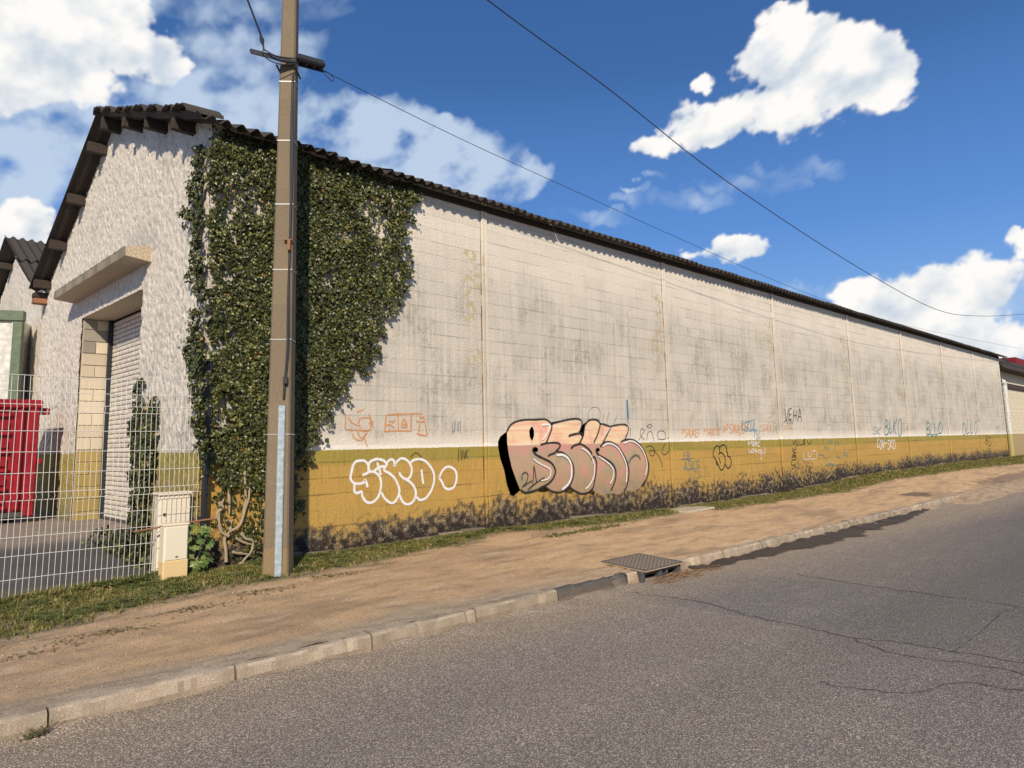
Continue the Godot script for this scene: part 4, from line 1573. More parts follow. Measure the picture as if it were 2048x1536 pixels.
func scatter(ph: Callable, rh: Callable) -> void:
	# pebbles and grit
	var st := B.new()
	st.box(Vector3.ZERO, Vector3(1, 0.7, 0.8), 0.3)
	var peb := st.mesh()
	var where := []
	var tint := []
	for k in 5200:
		var x := rng.randf_range(-1.0, 13.0) if k % 3 else rng.randf_range(0.0, 6.0)
		var z := rng.randf_range(0.5, 2.88)
		if rng.randf() < 0.35:
			z = clampf(grass_front(x) + absf(rng.randfn(0.1, 0.35)), 0.3, 2.88)
		var s := 0.004 + 0.011 * pow(rng.randf(), 3.5)
		if z < grass_front(x) - 0.1:
			continue
		where.append(Transform3D(Basis.from_euler(Vector3(rng.randf() * 0.5, rng.randf() * TAU, rng.randf() * 0.5)) * Basis.from_scale(Vector3.ONE * s), Vector3(x, float(ph.call(x, z)) + s * 0.2, z)))
		tint.append(Color(0.52, 0.41, 0.28).lerp(Color(0.3, 0.22, 0.15), rng.randf()) * rng.randf_range(0.8, 1.25))
	for k in 1500:
		var x := rng.randf_range(-0.5, 9.0)
		var z := KERB_Z + 0.02 + absf(rng.randfn(0.0, 0.35))
		var s := 0.003 + 0.009 * pow(rng.randf(), 3.5)
		where.append(Transform3D(Basis.from_euler(Vector3(rng.randf() * 0.5, rng.randf() * TAU, rng.randf() * 0.5)) * Basis.from_scale(Vector3.ONE * s), Vector3(x, float(rh.call(x, z)) + s * 0.2, z)))
		tint.append(Color(0.42, 0.34, 0.25) * rng.randf_range(0.7, 1.3))
	stuff(many("pebbles", peb, M.tint, where, tint), "loose pebbles and grit on the footpath", "pebbles")
	# grass: tufts of bent blades
	var variants := []
	for v in 3:
		var b := B.new()
		for k in 7:
			var a := rng.randf() * TAU
			var lean := rng.randf_range(0.25, 1.1)
			var h := rng.randf_range(0.5, 1.0)
			var d := Vector3(cos(a), 0, sin(a))
			var o := d * rng.randf_range(0.0, 0.25)
			var side := Vector3(-d.z, 0, d.x) * 0.055
			var m := o + d * lean * 0.25 * h + Vector3(0, 0.55 * h, 0)
			var t := o + d * lean * 0.75 * h + Vector3(0, 0.85 * h, 0)
			b.quad(o - side, o + side, m + side * 0.8, m - side * 0.8)
			b.tri(m - side * 0.8, m + side * 0.8, t)
		variants.append(b.mesh())
	var clv := B.new()
	for k in 5:
		var a := TAU * k / 5.0 + 0.3
		var c := Vector3(cos(a), 0.0, sin(a)) * rng.randf_range(0.3, 0.9)
		c.y = rng.randf_range(0.3, 0.8)
		for j in 3:
			var g := a + TAU * j / 3.0
			var d := Vector3(cos(g), 0.25, sin(g)) * 0.3
			var s := Vector3(-sin(g), 0, cos(g)) * 0.17
			clv.quad(c, c + d * 0.6 - s, c + d, c + d * 0.6 + s)
	var clover := clv.mesh()
	var patch := noise(811, 0.9, 3)
	var wh := [[], [], [], []]
	var ti := [[], [], [], []]
	for zone in [[-3.0, 4.5, 15000, 0.055], [4.5, 9.5, 8000, 0.05], [9.5, 20.0, 9000, 0.06], [20.0, 46.0, 10000, 0.09]]:
		for k in int(zone[2]):
			var x := rng.randf_range(zone[0], zone[1])
			var gf := grass_front(x)
			var z := rng.randf_range(0.0, gf + 0.12)
			var p := patch.get_noise_2d(x * 1.3, z * 2.0) * 0.5 + 0.5
			var near_edge := smoothstep(gf + 0.1, gf - 0.25, z)
			if rng.randf() > near_edge * (0.35 + 1.0 * p) + 0.03:
				continue
			if x > 2.7 and x < 3.02 and z > 0.07 and z < 0.31:
				continue
			if Vector2(x - 3.75, z - 0.78).length() < 0.17:
				continue
			if x > 3.2 and z < 0.12:
				continue
			var s: float = zone[3] * rng.randf_range(0.6, 1.3) * (1.5 if z < 0.25 and x < 3.2 else 1.0)
			var kind := rng.randi() % 3
			if p > 0.5 and rng.randf() < 0.45 and x < 12:
				kind = 3
				s *= 0.75
			var at := Vector3(x, float(ph.call(x, maxf(z, 0.0))) - 0.004, z)
			wh[kind].append(Transform3D(Basis(Vector3.UP, rng.randf() * TAU) * Basis.from_scale(Vector3(s * 1.2, s, s * 1.2)), at))
			var c := Color(0.15, 0.155, 0.035).lerp(Color(0.235, 0.22, 0.06), rng.randf())
			if rng.randf() < 0.16:
				c = Color(0.40, 0.30, 0.14)
			if kind == 3:
				c = Color(0.10, 0.145, 0.035).lerp(Color(0.17, 0.21, 0.06), rng.randf())
			ti[kind].append(c * rng.randf_range(0.75, 1.2))
	# a few tufts out on the earth
	for k in 420:
		var x := 7.7 + rng.randf() * 1.9 + rng.randfn(0, 0.1)
		var z := 1.05 - (x - 7.7) * 0.06 + rng.randfn(0.0, 0.05)
		var s := rng.randf_range(0.02, 0.05)
		wh[k % 3].append(Transform3D(Basis(Vector3.UP, rng.randf() * TAU) * Basis.from_scale(Vector3.ONE * s), Vector3(x, float(ph.call(x, z)) - 0.003, z)))
		ti[k % 3].append(Color(0.13, 0.14, 0.035) * rng.randf_range(0.7, 1.2))
	for k in 700:
		var c := [[1.9, 1.75], [2.6, 1.5], [1.3, 1.9], [3.3, 1.35], [4.2, 1.2], [0.9, 1.6]][k % 6] as Array
		var x: float = c[0] + rng.randfn(0, 0.2)
		var z: float = c[1] + rng.randfn(0, 0.05)
		var s := rng.randf_range(0.015, 0.035)
		wh[k % 3].append(Transform3D(Basis(Vector3.UP, rng.randf() * TAU) * Basis.from_scale(Vector3(s * 1.3, s * 0.7, s * 1.3)), Vector3(x, float(ph.call(x, z)) - 0.003, z)))
		ti[k % 3].append(Color(0.14, 0.12, 0.045) * rng.randf_range(0.7, 1.2))
	var names := ["short_grass", "short_grass", "short_grass", "clover"]
	for k in 4:
		stuff(many(names[k], variants[k] if k < 3 else clover, M.blade, wh[k], ti[k]), "short weedy grass along the foot of the wall and fence" if k < 3 else "clover growing among the grass by the wall", "grass" if k < 3 else "clover")
	# weed in the kerb joint
	var wd := thing("weed", "small dry weed growing from a kerb joint at the near end of the gutter", "weed", "", Vector3(1.1, ROAD_Y, KERB_Z + 0.03))
	var wb := B.new()
	for k in 42:
		var a := rng.randf() * TAU
		var l := rng.randf_range(0.05, 0.13)
		var o := Vector3(rng.randfn(0, 0.03), 0, absf(rng.randfn(0, 0.01)))
		var d := Vector3(cos(a) * 0.8, rng.randf_range(0.4, 1.2), absf(sin(a)) * 0.6).normalized()
		var t := o + d * l
		wb.tube([o, o + d * l * 0.5, t], [0.002, 0.0015, 0.001], 3, Color(0.16, 0.13, 0.06))
		for j in 3:
			var q := o + d * l * rng.randf_range(0.4, 1.0)
			var s := Vector3(rng.randfn(), rng.randfn(), rng.randfn()).normalized() * 0.012
			wb.tri(q, q + s, q + s.cross(d) * 0.9, Color(0.11, 0.12, 0.045) * rng.randf_range(0.7, 1.4))
	obj("sprays", wb, M.blade, wd)


# ------------------------------------------------------------------ plants
func ivy_leaf() -> ArrayMesh:
	var b := B.new()
	var o := Vector3(0, 0, 0.0)
	var rim := [Vector3(0, 0.42, -0.06), Vector3(-0.3, 0.28, -0.1), Vector3(-0.5, -0.05, -0.14), Vector3(-0.24, -0.14, -0.03), Vector3(0, -0.62, -0.16), Vector3(0.24, -0.14, -0.03), Vector3(0.5, -0.05, -0.14), Vector3(0.3, 0.28, -0.1)]
	for k in rim.size():
		b.tri(o + Vector3(0, 0.02, 0.05), rim[k], rim[(k + 1) % rim.size()])
	return b.mesh()


func leaves_over(area: PackedVector2Array, count: int, holes: Array, place: Callable, sd: int, size: float, wh: Array, ti: Array, keep := 0.0) -> void:
	var r := RandomNumberGenerator.new()
	r.seed = sd
	var n := noise(sd, 1.5, 4)
	var n2 := noise(sd + 1, 4.0, 3)
	var lo := area[0]
	var hi := area[0]
	for p in area:
		lo = lo.min(p)
		hi = hi.max(p)
	var got := 0
	var tries := 0
	while got < count and tries < count * 12:
		tries += 1
		var p := Vector2(r.randf_range(lo.x, hi.x), r.randf_range(lo.y, hi.y))
		var q := p + Vector2(n2.get_noise_2d(p.x, p.y), n2.get_noise_2d(p.x + 9, p.y)) * 0.26 + Vector2(n2.get_noise_2d(p.x * 4.0, p.y * 4.0 + 50.0), n2.get_noise_2d(p.x * 4.0 + 70.0, p.y * 4.0)) * 0.10
		if not Geometry2D.is_point_in_polygon(q, area):
			continue
		var dens := n.get_noise_2d(p.x, p.y) * 0.5 + 0.5
		var gap := 0.0
		for h in holes:
			gap = maxf(gap, 1.0 - ((q - h) * Vector2(1.3, 0.8)).length() / 0.17)
		if gap > 0.0 and r.randf() < gap * 1.7:
			continue
		if keep > 0.0 and r.randf() > keep * clampf((dens - 0.22) * 4.0, 0.05, 1.0):
			continue
		got += 1
		var bulge := clampf(dens, 0.15, 0.9) * 0.17 * r.randf_range(0.2, 1.0) + 0.015
		if keep > 0.0:
			bulge *= 0.4
		var s := size * r.randf_range(0.6, 1.3)
		var tilt := Basis(Vector3.RIGHT, r.randf_range(-1.0, 0.35)) * Basis(Vector3.UP, r.randf_range(-0.9, 0.9)) * Basis(Vector3.BACK, r.randf_range(-1.0, 1.0))
		wh.append(place.call(p, bulge, tilt * Basis.from_scale(Vector3.ONE * s)))
		var c := Color(0.03, 0.038, 0.008).lerp(Color(0.125, 0.132, 0.028), pow(r.randf(), 2.0))
		var yel := n2.get_noise_2d(p.x * 0.4 + 40.0, p.y * 0.4)
		if r.randf() < 0.01 + maxf(yel - 0.1, 0.0) * 0.5 + maxf(gap, 0.0) * 0.25:
			c = Color(0.19, 0.18, 0.045) if r.randf() < 0.9 else Color(0.30, 0.16, 0.04)
		ti.append(c * r.randf_range(0.8, 1.25))


func ivy() -> void:
	var iv := thing("ivy", "big dark ivy climbing the warehouse corner to the eaves behind the pole", "ivy", "", Vector3(3.6, -1.3, 0.05))
	iv.position = Vector3.ZERO
	var leaf := ivy_leaf()
	var wh := []
	var ti := []
	var on_wall := func(p: Vector2, off: float, t: Basis) -> Transform3D: return Transform3D(t, Vector3(p.x, p.y, off + 0.02))
	var on_gable := func(p: Vector2, off: float, t: Basis) -> Transform3D: return Transform3D(Basis(Vector3.UP, -PI / 2) * t, Vector3(3.16 - off, p.y, p.x))
	leaves_over(IVY_WALL, 28000, IVY_HOLES + [Vector2(3.45, 2.75), Vector2(3.52, 2.35), Vector2(3.62, 3.3), Vector2(3.3, 2.0), Vector2(3.36, 1.6), Vector2(3.28, 0.95), Vector2(3.38, 0.45), Vector2(3.42, 1.25), Vector2(3.7, 2.9), Vector2(5.35, 3.25), Vector2(5.5, 2.9), Vector2(5.45, 3.0)], on_wall, 1001, 0.052, wh, ti)
	leaves_over(IVY_SPRIG, 330, [], on_wall, 1002, 0.05, wh, ti)
	leaves_over(IVY_GABLE, 3600, [], on_gable, 1003, 0.045, wh, ti)
	# overhanging fringe where the growth meets the eaves and turns the corner
	var top := PackedVector2Array([Vector2(3.12, 3.3), Vector2(4.9, 3.45), Vector2(6.2, 3.6), Vector2(6.15, 3.78), Vector2(3.12, 3.78)])
	leaves_over(top, 1700, [Vector2(5.75, 3.6)], on_wall, 1004, 0.046, wh, ti)
	var corner := PackedVector2Array([Vector2(3.17, -0.2), Vector2(3.35, -0.2), Vector2(3.35, 3.6), Vector2(3.17, 3.6)])
	leaves_over(corner, 1300, [Vector2(3.25, 1.2), Vector2(3.25, 2.9)], on_wall, 1005, 0.046, wh, ti)
	var foot := PackedVector2Array([Vector2(3.3, -0.95), Vector2(4.35, -1.1), Vector2(4.35, -0.3), Vector2(3.3, -0.3)])
	leaves_over(foot, 420, [], on_wall, 1006, 0.045, wh, ti, 0.4)
	var low := PackedVector2Array([Vector2(3.55, -1.28), Vector2(4.0, -1.28), Vector2(4.0, -0.9), Vector2(3.7, -0.9)])
	leaves_over(low, 160, [], on_wall, 1007, 0.04, wh, ti, 0.5)
	stuff(many("foliage", leaf, M.leaf, wh, ti, iv))
	for line in IVY_STEMS:
		var path := []
		for p in line:
			path.append(Vector3(p.x, p.y, 0.045 + rng.randf_range(-0.012, 0.012)))
		path = smooth(path, 4)
		var radii := []
		for k in path.size():
			radii.append(lerpf(0.021, 0.010, float(k) / path.size()) * rng.randf_range(0.85, 1.15))
		var b := B.new()
		b.tube(path, radii, 7)
		obj("stem", b, M.bark, iv)
	# thin runners, bare in the thin places
	var run := B.new()
	for k in 90:
		var p := Vector2(rng.randf_range(3.4, 5.9), rng.randf_range(-0.6, 3.2))
		if not Geometry2D.is_point_in_polygon(p, IVY_WALL):
			continue
		if k % 3 == 0:
			p = IVY_HOLES[k / 3 % IVY_HOLES.size()] + Vector2(rng.randfn(0, 0.1), rng.randfn(-0.1, 0.1))
		var path := []
		for j in 6:
			path.append(Vector3(p.x, p.y, 0.012 + rng.randf() * 0.01))
			p += Vector2(rng.randf_range(-0.06, 0.06), rng.randf_range(0.05, 0.12))
		run.tube(smooth(path, 3), rng.randf_range(0.003, 0.007), 5)
	obj("runner", run, M.bark, iv)
	var dv := thing("ivy", "narrow dark ivy growing up beside the roller shutter behind the fence", "ivy", "", Vector3(3.1, -1.1, -1.7))
	dv.position = Vector3.ZERO
	var wh2 := []
	var ti2 := []
	leaves_over(IVY_DOOR, 2600, [], on_gable, 1011, 0.062, wh2, ti2)
	stuff(many("foliage", leaf, M.leaf, wh2, ti2, dv))
	var sb := B.new()
	sb.tube(smooth([Vector3(3.12, -1.15, -1.7), Vector3(3.1, -0.6, -1.75), Vector3(3.12, 0.0, -1.7), Vector3(3.12, 0.5, -1.85)], 4), 0.014, 6)
	obj("stem", sb, M.bark, dv)
	var gr := []
	var gt := []
	var yv := PackedVector2Array([Vector2(-2.9, -1.35), Vector2(-0.3, -1.4), Vector2(-0.3, -0.95), Vector2(-1.2, -0.9), Vector2(-2.0, -1.0)])
	leaves_over(yv, 900, [], func(p: Vector2, off: float, t: Basis) -> Transform3D: return Transform3D(Basis(Vector3.UP, -PI / 2) * t, Vector3(3.0 - off * 2.5, p.y, p.x)), 1012, 0.06, gr, gt)
	stuff(many("undergrowth", leaf, M.leaf, gr, gt), "low undergrowth at the foot of the gable behind the fence", "undergrowth")
	# the leafy shrub between box and post
	var bu := thing("shrub", "small bright green broad-leaved shrub between the cream box and the fence post", "shrub", "", Vector3(3.08, -1.36, 0.16))
	for k in 7:
		var b := B.new()
		var a := rng.randf() * TAU
		b.tube([Vector3.ZERO, Vector3(cos(a) * 0.07, 0.22, sin(a) * 0.04), Vector3(cos(a) * 0.16, rng.randf_range(0.34, 0.5), sin(a) * 0.08)], [0.006, 0.005, 0.003], 5)
		obj("twig", b, M.bark, bu)
	var lb := B.new()
	var rim := [Vector2(0, -0.1), Vector2(0.28, -0.22), Vector2(0.5, 0.0), Vector2(0.36, 0.14), Vector2(0.46, 0.42), Vector2(0.18, 0.42), Vector2(0, 0.72), Vector2(-0.18, 0.42), Vector2(-0.46, 0.42), Vector2(-0.36, 0.14), Vector2(-0.5, 0.0), Vector2(-0.28, -0.22)]
	for k in rim.size():
		var p: Vector2 = rim[k]
		var q: Vector2 = rim[(k + 1) % rim.size()]
		lb.tri(Vector3(0, 0.15, 0.06), Vector3(p.x, p.y, -0.08 * p.length()), Vector3(q.x, q.y, -0.08 * q.length()))
	var lm := lb.mesh()
	var shades := []
	for k in 5:
		var m: StandardMaterial3D = M.leaf.duplicate()
		m.albedo_color = [Color(0.10, 0.155, 0.035), Color(0.14, 0.2, 0.05), Color(0.075, 0.12, 0.03), Color(0.17, 0.22, 0.06), Color(0.34, 0.27, 0.05)][k].linear_to_srgb()
		shades.append(m)
	for k in 62:
		var a := rng.randf() * TAU
		var h := rng.randf_range(0.12, 0.55)
		var rad := 0.17 * sqrt(rng.randf()) * (1.1 - absf(h - 0.3) * 1.2)
		var at := Vector3(cos(a) * rad * 1.05, h, sin(a) * rad * 0.55 + 0.03)
		var s := rng.randf_range(0.06, 0.115)
		var t := Basis(Vector3.UP, rng.randf_range(-1.0, 0.6)) * Basis(Vector3.RIGHT, rng.randf_range(-1.1, 0.1)) * Basis(Vector3.BACK, PI + rng.randf_range(-0.8, 0.8)) * Basis.from_scale(Vector3.ONE * s)
		put("leaf", lm, shades[4] if k == 11 else shades[rng.randi() % 4], bu, Transform3D(t, at))


# ------------------------------------------------------------------ far end of the street
func far_end() -> void:
	var p := thing("downpipe", "thick white and olive painted downpipe at the far corner of the warehouse", "downpipe", "", Vector3(42.75, -1.15, 0.02))
	var b := B.new()
	b.tube(smooth([Vector3(-0.25, 3.72, -0.1), Vector3(-0.08, 3.68, 0.0), Vector3(0.0, 3.55, 0.0), Vector3(0.0, 3.4, 0.0)], 4) + [Vector3(0, 1.1, 0)], 0.13, 14)
	obj("upper_length", b, M.cladding, p)
	var c := B.new()
	c.tube([Vector3(0, 1.1, 0), Vector3(0, 0, 0)], 0.132, 14, Color(0.42, 0.36, 0.14))
	obj("lower_length", c, M.tint, p)
	var e := B.new()
	e.box(Vector3(42.6, 3.6, 0.26), Vector3(1.3, 0.05, 0.1), 0.01, Color.WHITE, Basis(Vector3.BACK, -0.12))
	tag(obj("gutter_end", e, M.cable), "dark broken gutter end sticking out past the far roof corner", "gutter")
	var n := thing("neighbouring_hall", "pale rendered hall past the far end of the warehouse, with a dark roof edge", "hall", "", Vector3(58, -1.2, -3))
	n.position = Vector3.ZERO
	var w := B.new()
	w.box(Vector3(58.5, 1.0, -4.7), Vector3(32, 5.2, 8.0), 0.0, Color(0.95, 0.92, 0.82))
	obj("wall", w, M.plain_render, n)
	var d := B.new()
	d.box(Vector3(58.5, -0.75, -0.69), Vector3(32, 1.4, 0.02), 0.0, Color(0.40, 0.30, 0.15))
	obj("painted_dado", d, M.tint, n)
	var r := B.new()
	r.box(Vector3(58.5, 3.42, -0.4), Vector3(32.4, 0.22, 0.75), 0.02)
	r.box(Vector3(58.5, 3.75, -4.5), Vector3(32.4, 0.2, 8.4), 0.02)
	obj("roof_edge", r, M.sheet, n)
	var s := B.new()
	s.box(Vector3(58.8, 2.55, -0.64), Vector3(31, 0.22, 0.12), 0.02, Color(0.06, 0.04, 0.045))
	s.box(Vector3(58.8, 2.7, -0.62), Vector3(31, 0.06, 0.16), 0.02, Color(0.6, 0.56, 0.48))
	obj("ledge", s, M.tint, n)
	var rb := thing("red_roofed_building", "dark red roofed building with a window band, seen above the pale neighbouring hall", "building", "", Vector3(72, -1.2, -6))
	rb.position = Vector3.ZERO
	var rw := B.new()
	rw.box(Vector3(78, 1.7, -9.0), Vector3(20, 6.2, 9.6), 0.0, Color(0.9, 0.88, 0.84))
	obj("wall", rw, M.plain_render, rb)
	var rr := B.new()
	rr.box(Vector3(77.5, 5.35, -8.6), Vector3(27, 0.5, 11.0), 0.03, Color(0.22, 0.012, 0.02))
	obj("roof", rr, M.tint, rb)
	for k in 9:
		var g := B.new()
		g.box(Vector3(67.9, 4.55, -12.6 + k * 1.0), Vector3(0.06, 0.7, 0.9))
		g.box(Vector3(69.0 + k * 1.6, 4.55, -4.15), Vector3(1.45, 0.7, 0.06))
		var wn := obj("window", g, M.glass, rb)
		var m := B.new()
		m.box(Vector3(67.86, 4.55, -12.1 + k * 1.0), Vector3(0.06, 0.7, 0.08), 0.0, Color(0.7, 0.7, 0.7))
		m.box(Vector3(69.8 + k * 1.6, 4.55, -4.12), Vector3(0.12, 0.7, 0.06), 0.0, Color(0.7, 0.7, 0.7))
		obj("mullion", m, M.tint, wn)


func _ready() -> void:
	rng.seed = 4711
	# camera: eye height 1.65 m above the road, the lens shifted a little
	var cam := Camera3D.new()
	cam.name = "camera"
	cam.projection = Camera3D.PROJECTION_FRUSTUM
	cam.near = 0.05
	cam.far = 1500.0
	cam.size = cam.near * 1536.0 / 1431.0
	cam.frustum_offset = Vector2(5.0, -72.0) / 1431.0 * cam.near
	var back := Vector3(-0.69588246, -0.13137961, 0.70603612).normalized()
	var up := Vector3(-0.07829285, 0.99114294, 0.10726554)
	var right := up.cross(back).normalized()
	cam.transform = Transform3D(Basis(right, back.cross(right), back), EYE)
	add_child(cam)
	# sky, exposure
	var env := Environment.new()
	env.background_mode = Environment.BG_SKY
	env.tonemap_mode = Environment.TONE_MAPPER_LINEAR
	env.tonemap_exposure = 1.0
	env.sdfgi_enabled = true
	env.ssao_enabled = true
	env.ssil_enabled = true
	var sm := PanoramaSkyMaterial.new()
	sm.panorama = sky_picture()
	var sk := Sky.new()
	sk.sky_material = sm
	env.sky = sk
	var we := WorldEnvironment.new()
	we.name = "world"
	we.environment = env
	add_child(we)
	# sun, low over the street behind the camera's left shoulder
	var sun := DirectionalLight3D.new()
	sun.name = "sun"
	sun.light_energy = 1.4
	sun.light_color = Color(1.0, 0.94, 0.85)
	sun.light_angular_distance = 1.4
	sun.shadow_enabled = true
	sun.look_at_from_position(Vector3(0, 20, 0), Vector3(0, 20, 0) + SUN_DIR)
	add_child(sun)
	materials()
	ground()
	warehouse()
	back_shed()
	far_end()
	container()
	fence()
	boxes()
	pole()
	ivy()


# ------------------------------------------------------------------ where things are, in metres on the wall or degrees of sky
var IVY_WALL := PackedVector2Array([Vector2(3.12, 3.53), Vector2(3.47, 3.55), Vector2(3.95, 3.62), Vector2(4.32, 3.70), Vector2(4.91, 3.67), Vector2(5.56, 3.64), Vector2(5.64, 3.45), Vector2(5.90, 3.62), Vector2(6.21, 3.74), Vector2(6.10, 3.41), Vector2(5.97, 3.15), Vector2(5.90, 2.84), Vector2(5.82, 2.61), Vector2(5.83, 2.32), Vector2(5.78, 1.95), Vector2(5.61, 1.65), Vector2(5.37, 1.35), Vector2(5.41, 1.29), Vector2(5.51, 1.21), Vector2(5.41, 1.05), Vector2(5.21, 1.00), Vector2(5.10, 0.83), Vector2(5.03, 0.70), Vector2(4.81, 0.49), Vector2(4.67, 0.30), Vector2(4.71, 0.14), Vector2(4.67, 0.02), Vector2(4.50, -0.07), Vector2(4.40, -0.11), Vector2(4.35, -0.34), Vector2(4.31, -0.64), Vector2(4.31, -0.99), Vector2(4.24, -0.93), Vector2(4.15, -0.39), Vector2(3.90, -0.46), Vector2(3.65, -0.39), Vector2(3.42, -0.49), Vector2(3.35, -0.35), Vector2(3.31, 0.27), Vector2(3.24, 1.12), Vector2(3.22, 1.99)])
var IVY_SPRIG := PackedVector2Array([Vector2(6.01, 2.86), Vector2(6.06, 2.65), Vector2(6.01, 2.46), Vector2(5.90, 2.22), Vector2(5.84, 2.03), Vector2(5.80, 2.10), Vector2(5.95, 2.56)])
var IVY_HOLES := [Vector2(5.27, 3.15), Vector2(5.60, 3.08), Vector2(5.08, 2.83), Vector2(5.56, 2.64), Vector2(5.44, 1.81), Vector2(4.47, 1.86), Vector2(5.10, 1.33), Vector2(4.73, 0.68), Vector2(5.03, 0.79), Vector2(4.67, 0.08), Vector2(4.78, 2.16), Vector2(3.36, 3.23), Vector2(3.43, 2.97), Vector2(3.86, 3.04)]
var IVY_GABLE := PackedVector2Array([Vector2(-0.36, 3.62), Vector2(-0.11, 3.54), Vector2(0.06, 1.98), Vector2(0.11, 1.10), Vector2(0.26, 0.26), Vector2(0.37, -0.33), Vector2(0.21, -0.01), Vector2(0.08, 0.21), Vector2(-0.04, 0.66), Vector2(-0.20, 0.90), Vector2(-0.38, 1.22), Vector2(-0.39, 1.40), Vector2(-0.23, 1.14), Vector2(-0.01, 0.89), Vector2(-0.01, 1.12), Vector2(-0.19, 1.49), Vector2(-0.16, 1.54), Vector2(0.06, 1.17), Vector2(-0.02, 1.58), Vector2(0.07, 1.80), Vector2(-0.20, 1.97), Vector2(-0.29, 2.22), Vector2(-0.27, 2.40), Vector2(-0.06, 2.06), Vector2(-0.04, 2.30), Vector2(-0.25, 2.65), Vector2(-0.63, 2.86), Vector2(-0.56, 2.94), Vector2(-0.27, 2.71), Vector2(-0.16, 2.75), Vector2(-0.43, 3.19), Vector2(-0.36, 3.27), Vector2(-0.17, 2.93), Vector2(-0.10, 2.98), Vector2(-0.24, 3.33)])
var IVY_DOOR := PackedVector2Array([Vector2(-1.97, 0.93), Vector2(-1.82, 0.84), Vector2(-1.83, 0.65), Vector2(-1.65, 0.44), Vector2(-1.59, 0.54), Vector2(-1.42, 0.62), Vector2(-1.29, 0.49), Vector2(-1.23, 0.24), Vector2(-1.28, -0.19), Vector2(-1.44, -0.56), Vector2(-1.47, -0.92), Vector2(-1.36, -1.19), Vector2(-1.61, -1.30), Vector2(-1.94, -1.27), Vector2(-1.96, -0.89), Vector2(-1.94, -0.38), Vector2(-2.13, 0.00), Vector2(-2.17, 0.27), Vector2(-1.96, 0.46), Vector2(-2.02, 0.72)])
var IVY_STEMS := [
	[Vector2(3.50, -1.26), Vector2(3.49, -1.14), Vector2(3.48, -1.00), Vector2(3.53, -0.93), Vector2(3.64, -0.87), Vector2(3.71, -0.69), Vector2(3.74, -0.56), Vector2(3.76, -0.36), Vector2(3.83, -0.29)],
	[Vector2(3.53, -0.93), Vector2(3.55, -0.81)],
	[Vector2(3.52, -0.98), Vector2(3.43, -0.92), Vector2(3.40, -0.78), Vector2(3.41, -0.67), Vector2(3.45, -0.56)],
	[Vector2(3.65, -0.95), Vector2(3.72, -1.03), Vector2(3.80, -1.06), Vector2(3.80, -1.17), Vector2(3.71, -1.26), Vector2(3.64, -1.32)],
	[Vector2(3.68, -0.26), Vector2(3.69, -0.41), Vector2(3.71, -0.61), Vector2(3.68, -0.75)],
	[Vector2(3.53, 0.11), Vector2(3.54, -0.04), Vector2(3.51, -0.25), Vector2(3.48, -0.35)],
	[Vector2(3.50, -0.46), Vector2(3.51, -0.60), Vector2(3.52, -0.73)],
	[Vector2(3.39, -0.59), Vector2(3.44, -0.66), Vector2(3.38, -0.72), Vector2(3.41, -0.83), Vector2(3.45, -0.93)],
	[Vector2(3.58, -1.00), Vector2(3.68, -1.06), Vector2(3.78, -1.10)],
	[Vector2(3.55, -1.16), Vector2(3.76, -1.21)],
]
var CUMULUS := [
	9.2, 27.1, 4.6, 3.2, 0.29, 1.00,
	14.4, 28.5, 2.9, 2.6, 0.25, 1.00,
	16.8, 27.2, 2.3, 1.7, 0.22, 1.00,
	11.1, 24.9, 5.3, 2.0, 0.25, 0.90,
	8.3, 23.3, 3.3, 1.8, 0.26, 0.80,
	9.5, 14.3, 2.6, 1.9, 0.15, 1.00,
	10.0, 15.7, 1.3, 1.1, 0.16, 0.90,
	69.7, 26.0, 6.1, 3.4, -0.22, 1.10,
	68.5, 28.7, 3.0, 1.9, -0.23, 0.90,
	72.5, 26.3, 3.0, 2.2, -0.25, 0.90,
	73.8, 24.2, 2.3, 1.6, -0.25, 0.80,
	66.6, 27.6, 2.9, 1.8, -0.20, 0.80,
	60.6, 23.9, 3.1, 1.7, -0.13, 1.00,
	64.4, 24.1, 3.5, 1.4, -0.17, 0.80,
	67.7, 23.0, 2.3, 1.7, -0.19, 0.70,
	56.9, 22.6, 2.8, 0.7, -0.10, 0.60,
	61.1, 26.6, 1.0, 0.5, -0.15, 0.70,
	63.0, 14.6, 2.3, 0.8, -0.10, 1.00,
	60.8, 14.0, 2.3, 0.5, -0.09, 0.60,
	75.2, 9.3, 4.8, 2.2, -0.12, 1.00,
	78.2, 10.3, 2.7, 1.9, -0.14, 0.90,
	72.1, 9.4, 3.0, 1.6, -0.11, 0.90,
	78.9, 5.8, 3.0, 1.5, -0.09, 0.90,
	70.5, 10.5, 2.0, 0.6, -0.11, 0.50,
	76.5, 6.9, 3.8, 1.5, -0.10, 0.80,
	81.1, 12.4, 0.7, 1.8, -0.18, 0.80,
	1.6, 20.9, 5.7, 4.2, 0.30, 1.00,
	87.0, 8.9, 4.9, 2.7, -0.17, 1.00,
	1.1, 12.6, 5.5, 2.3, 0.18, 1.00]
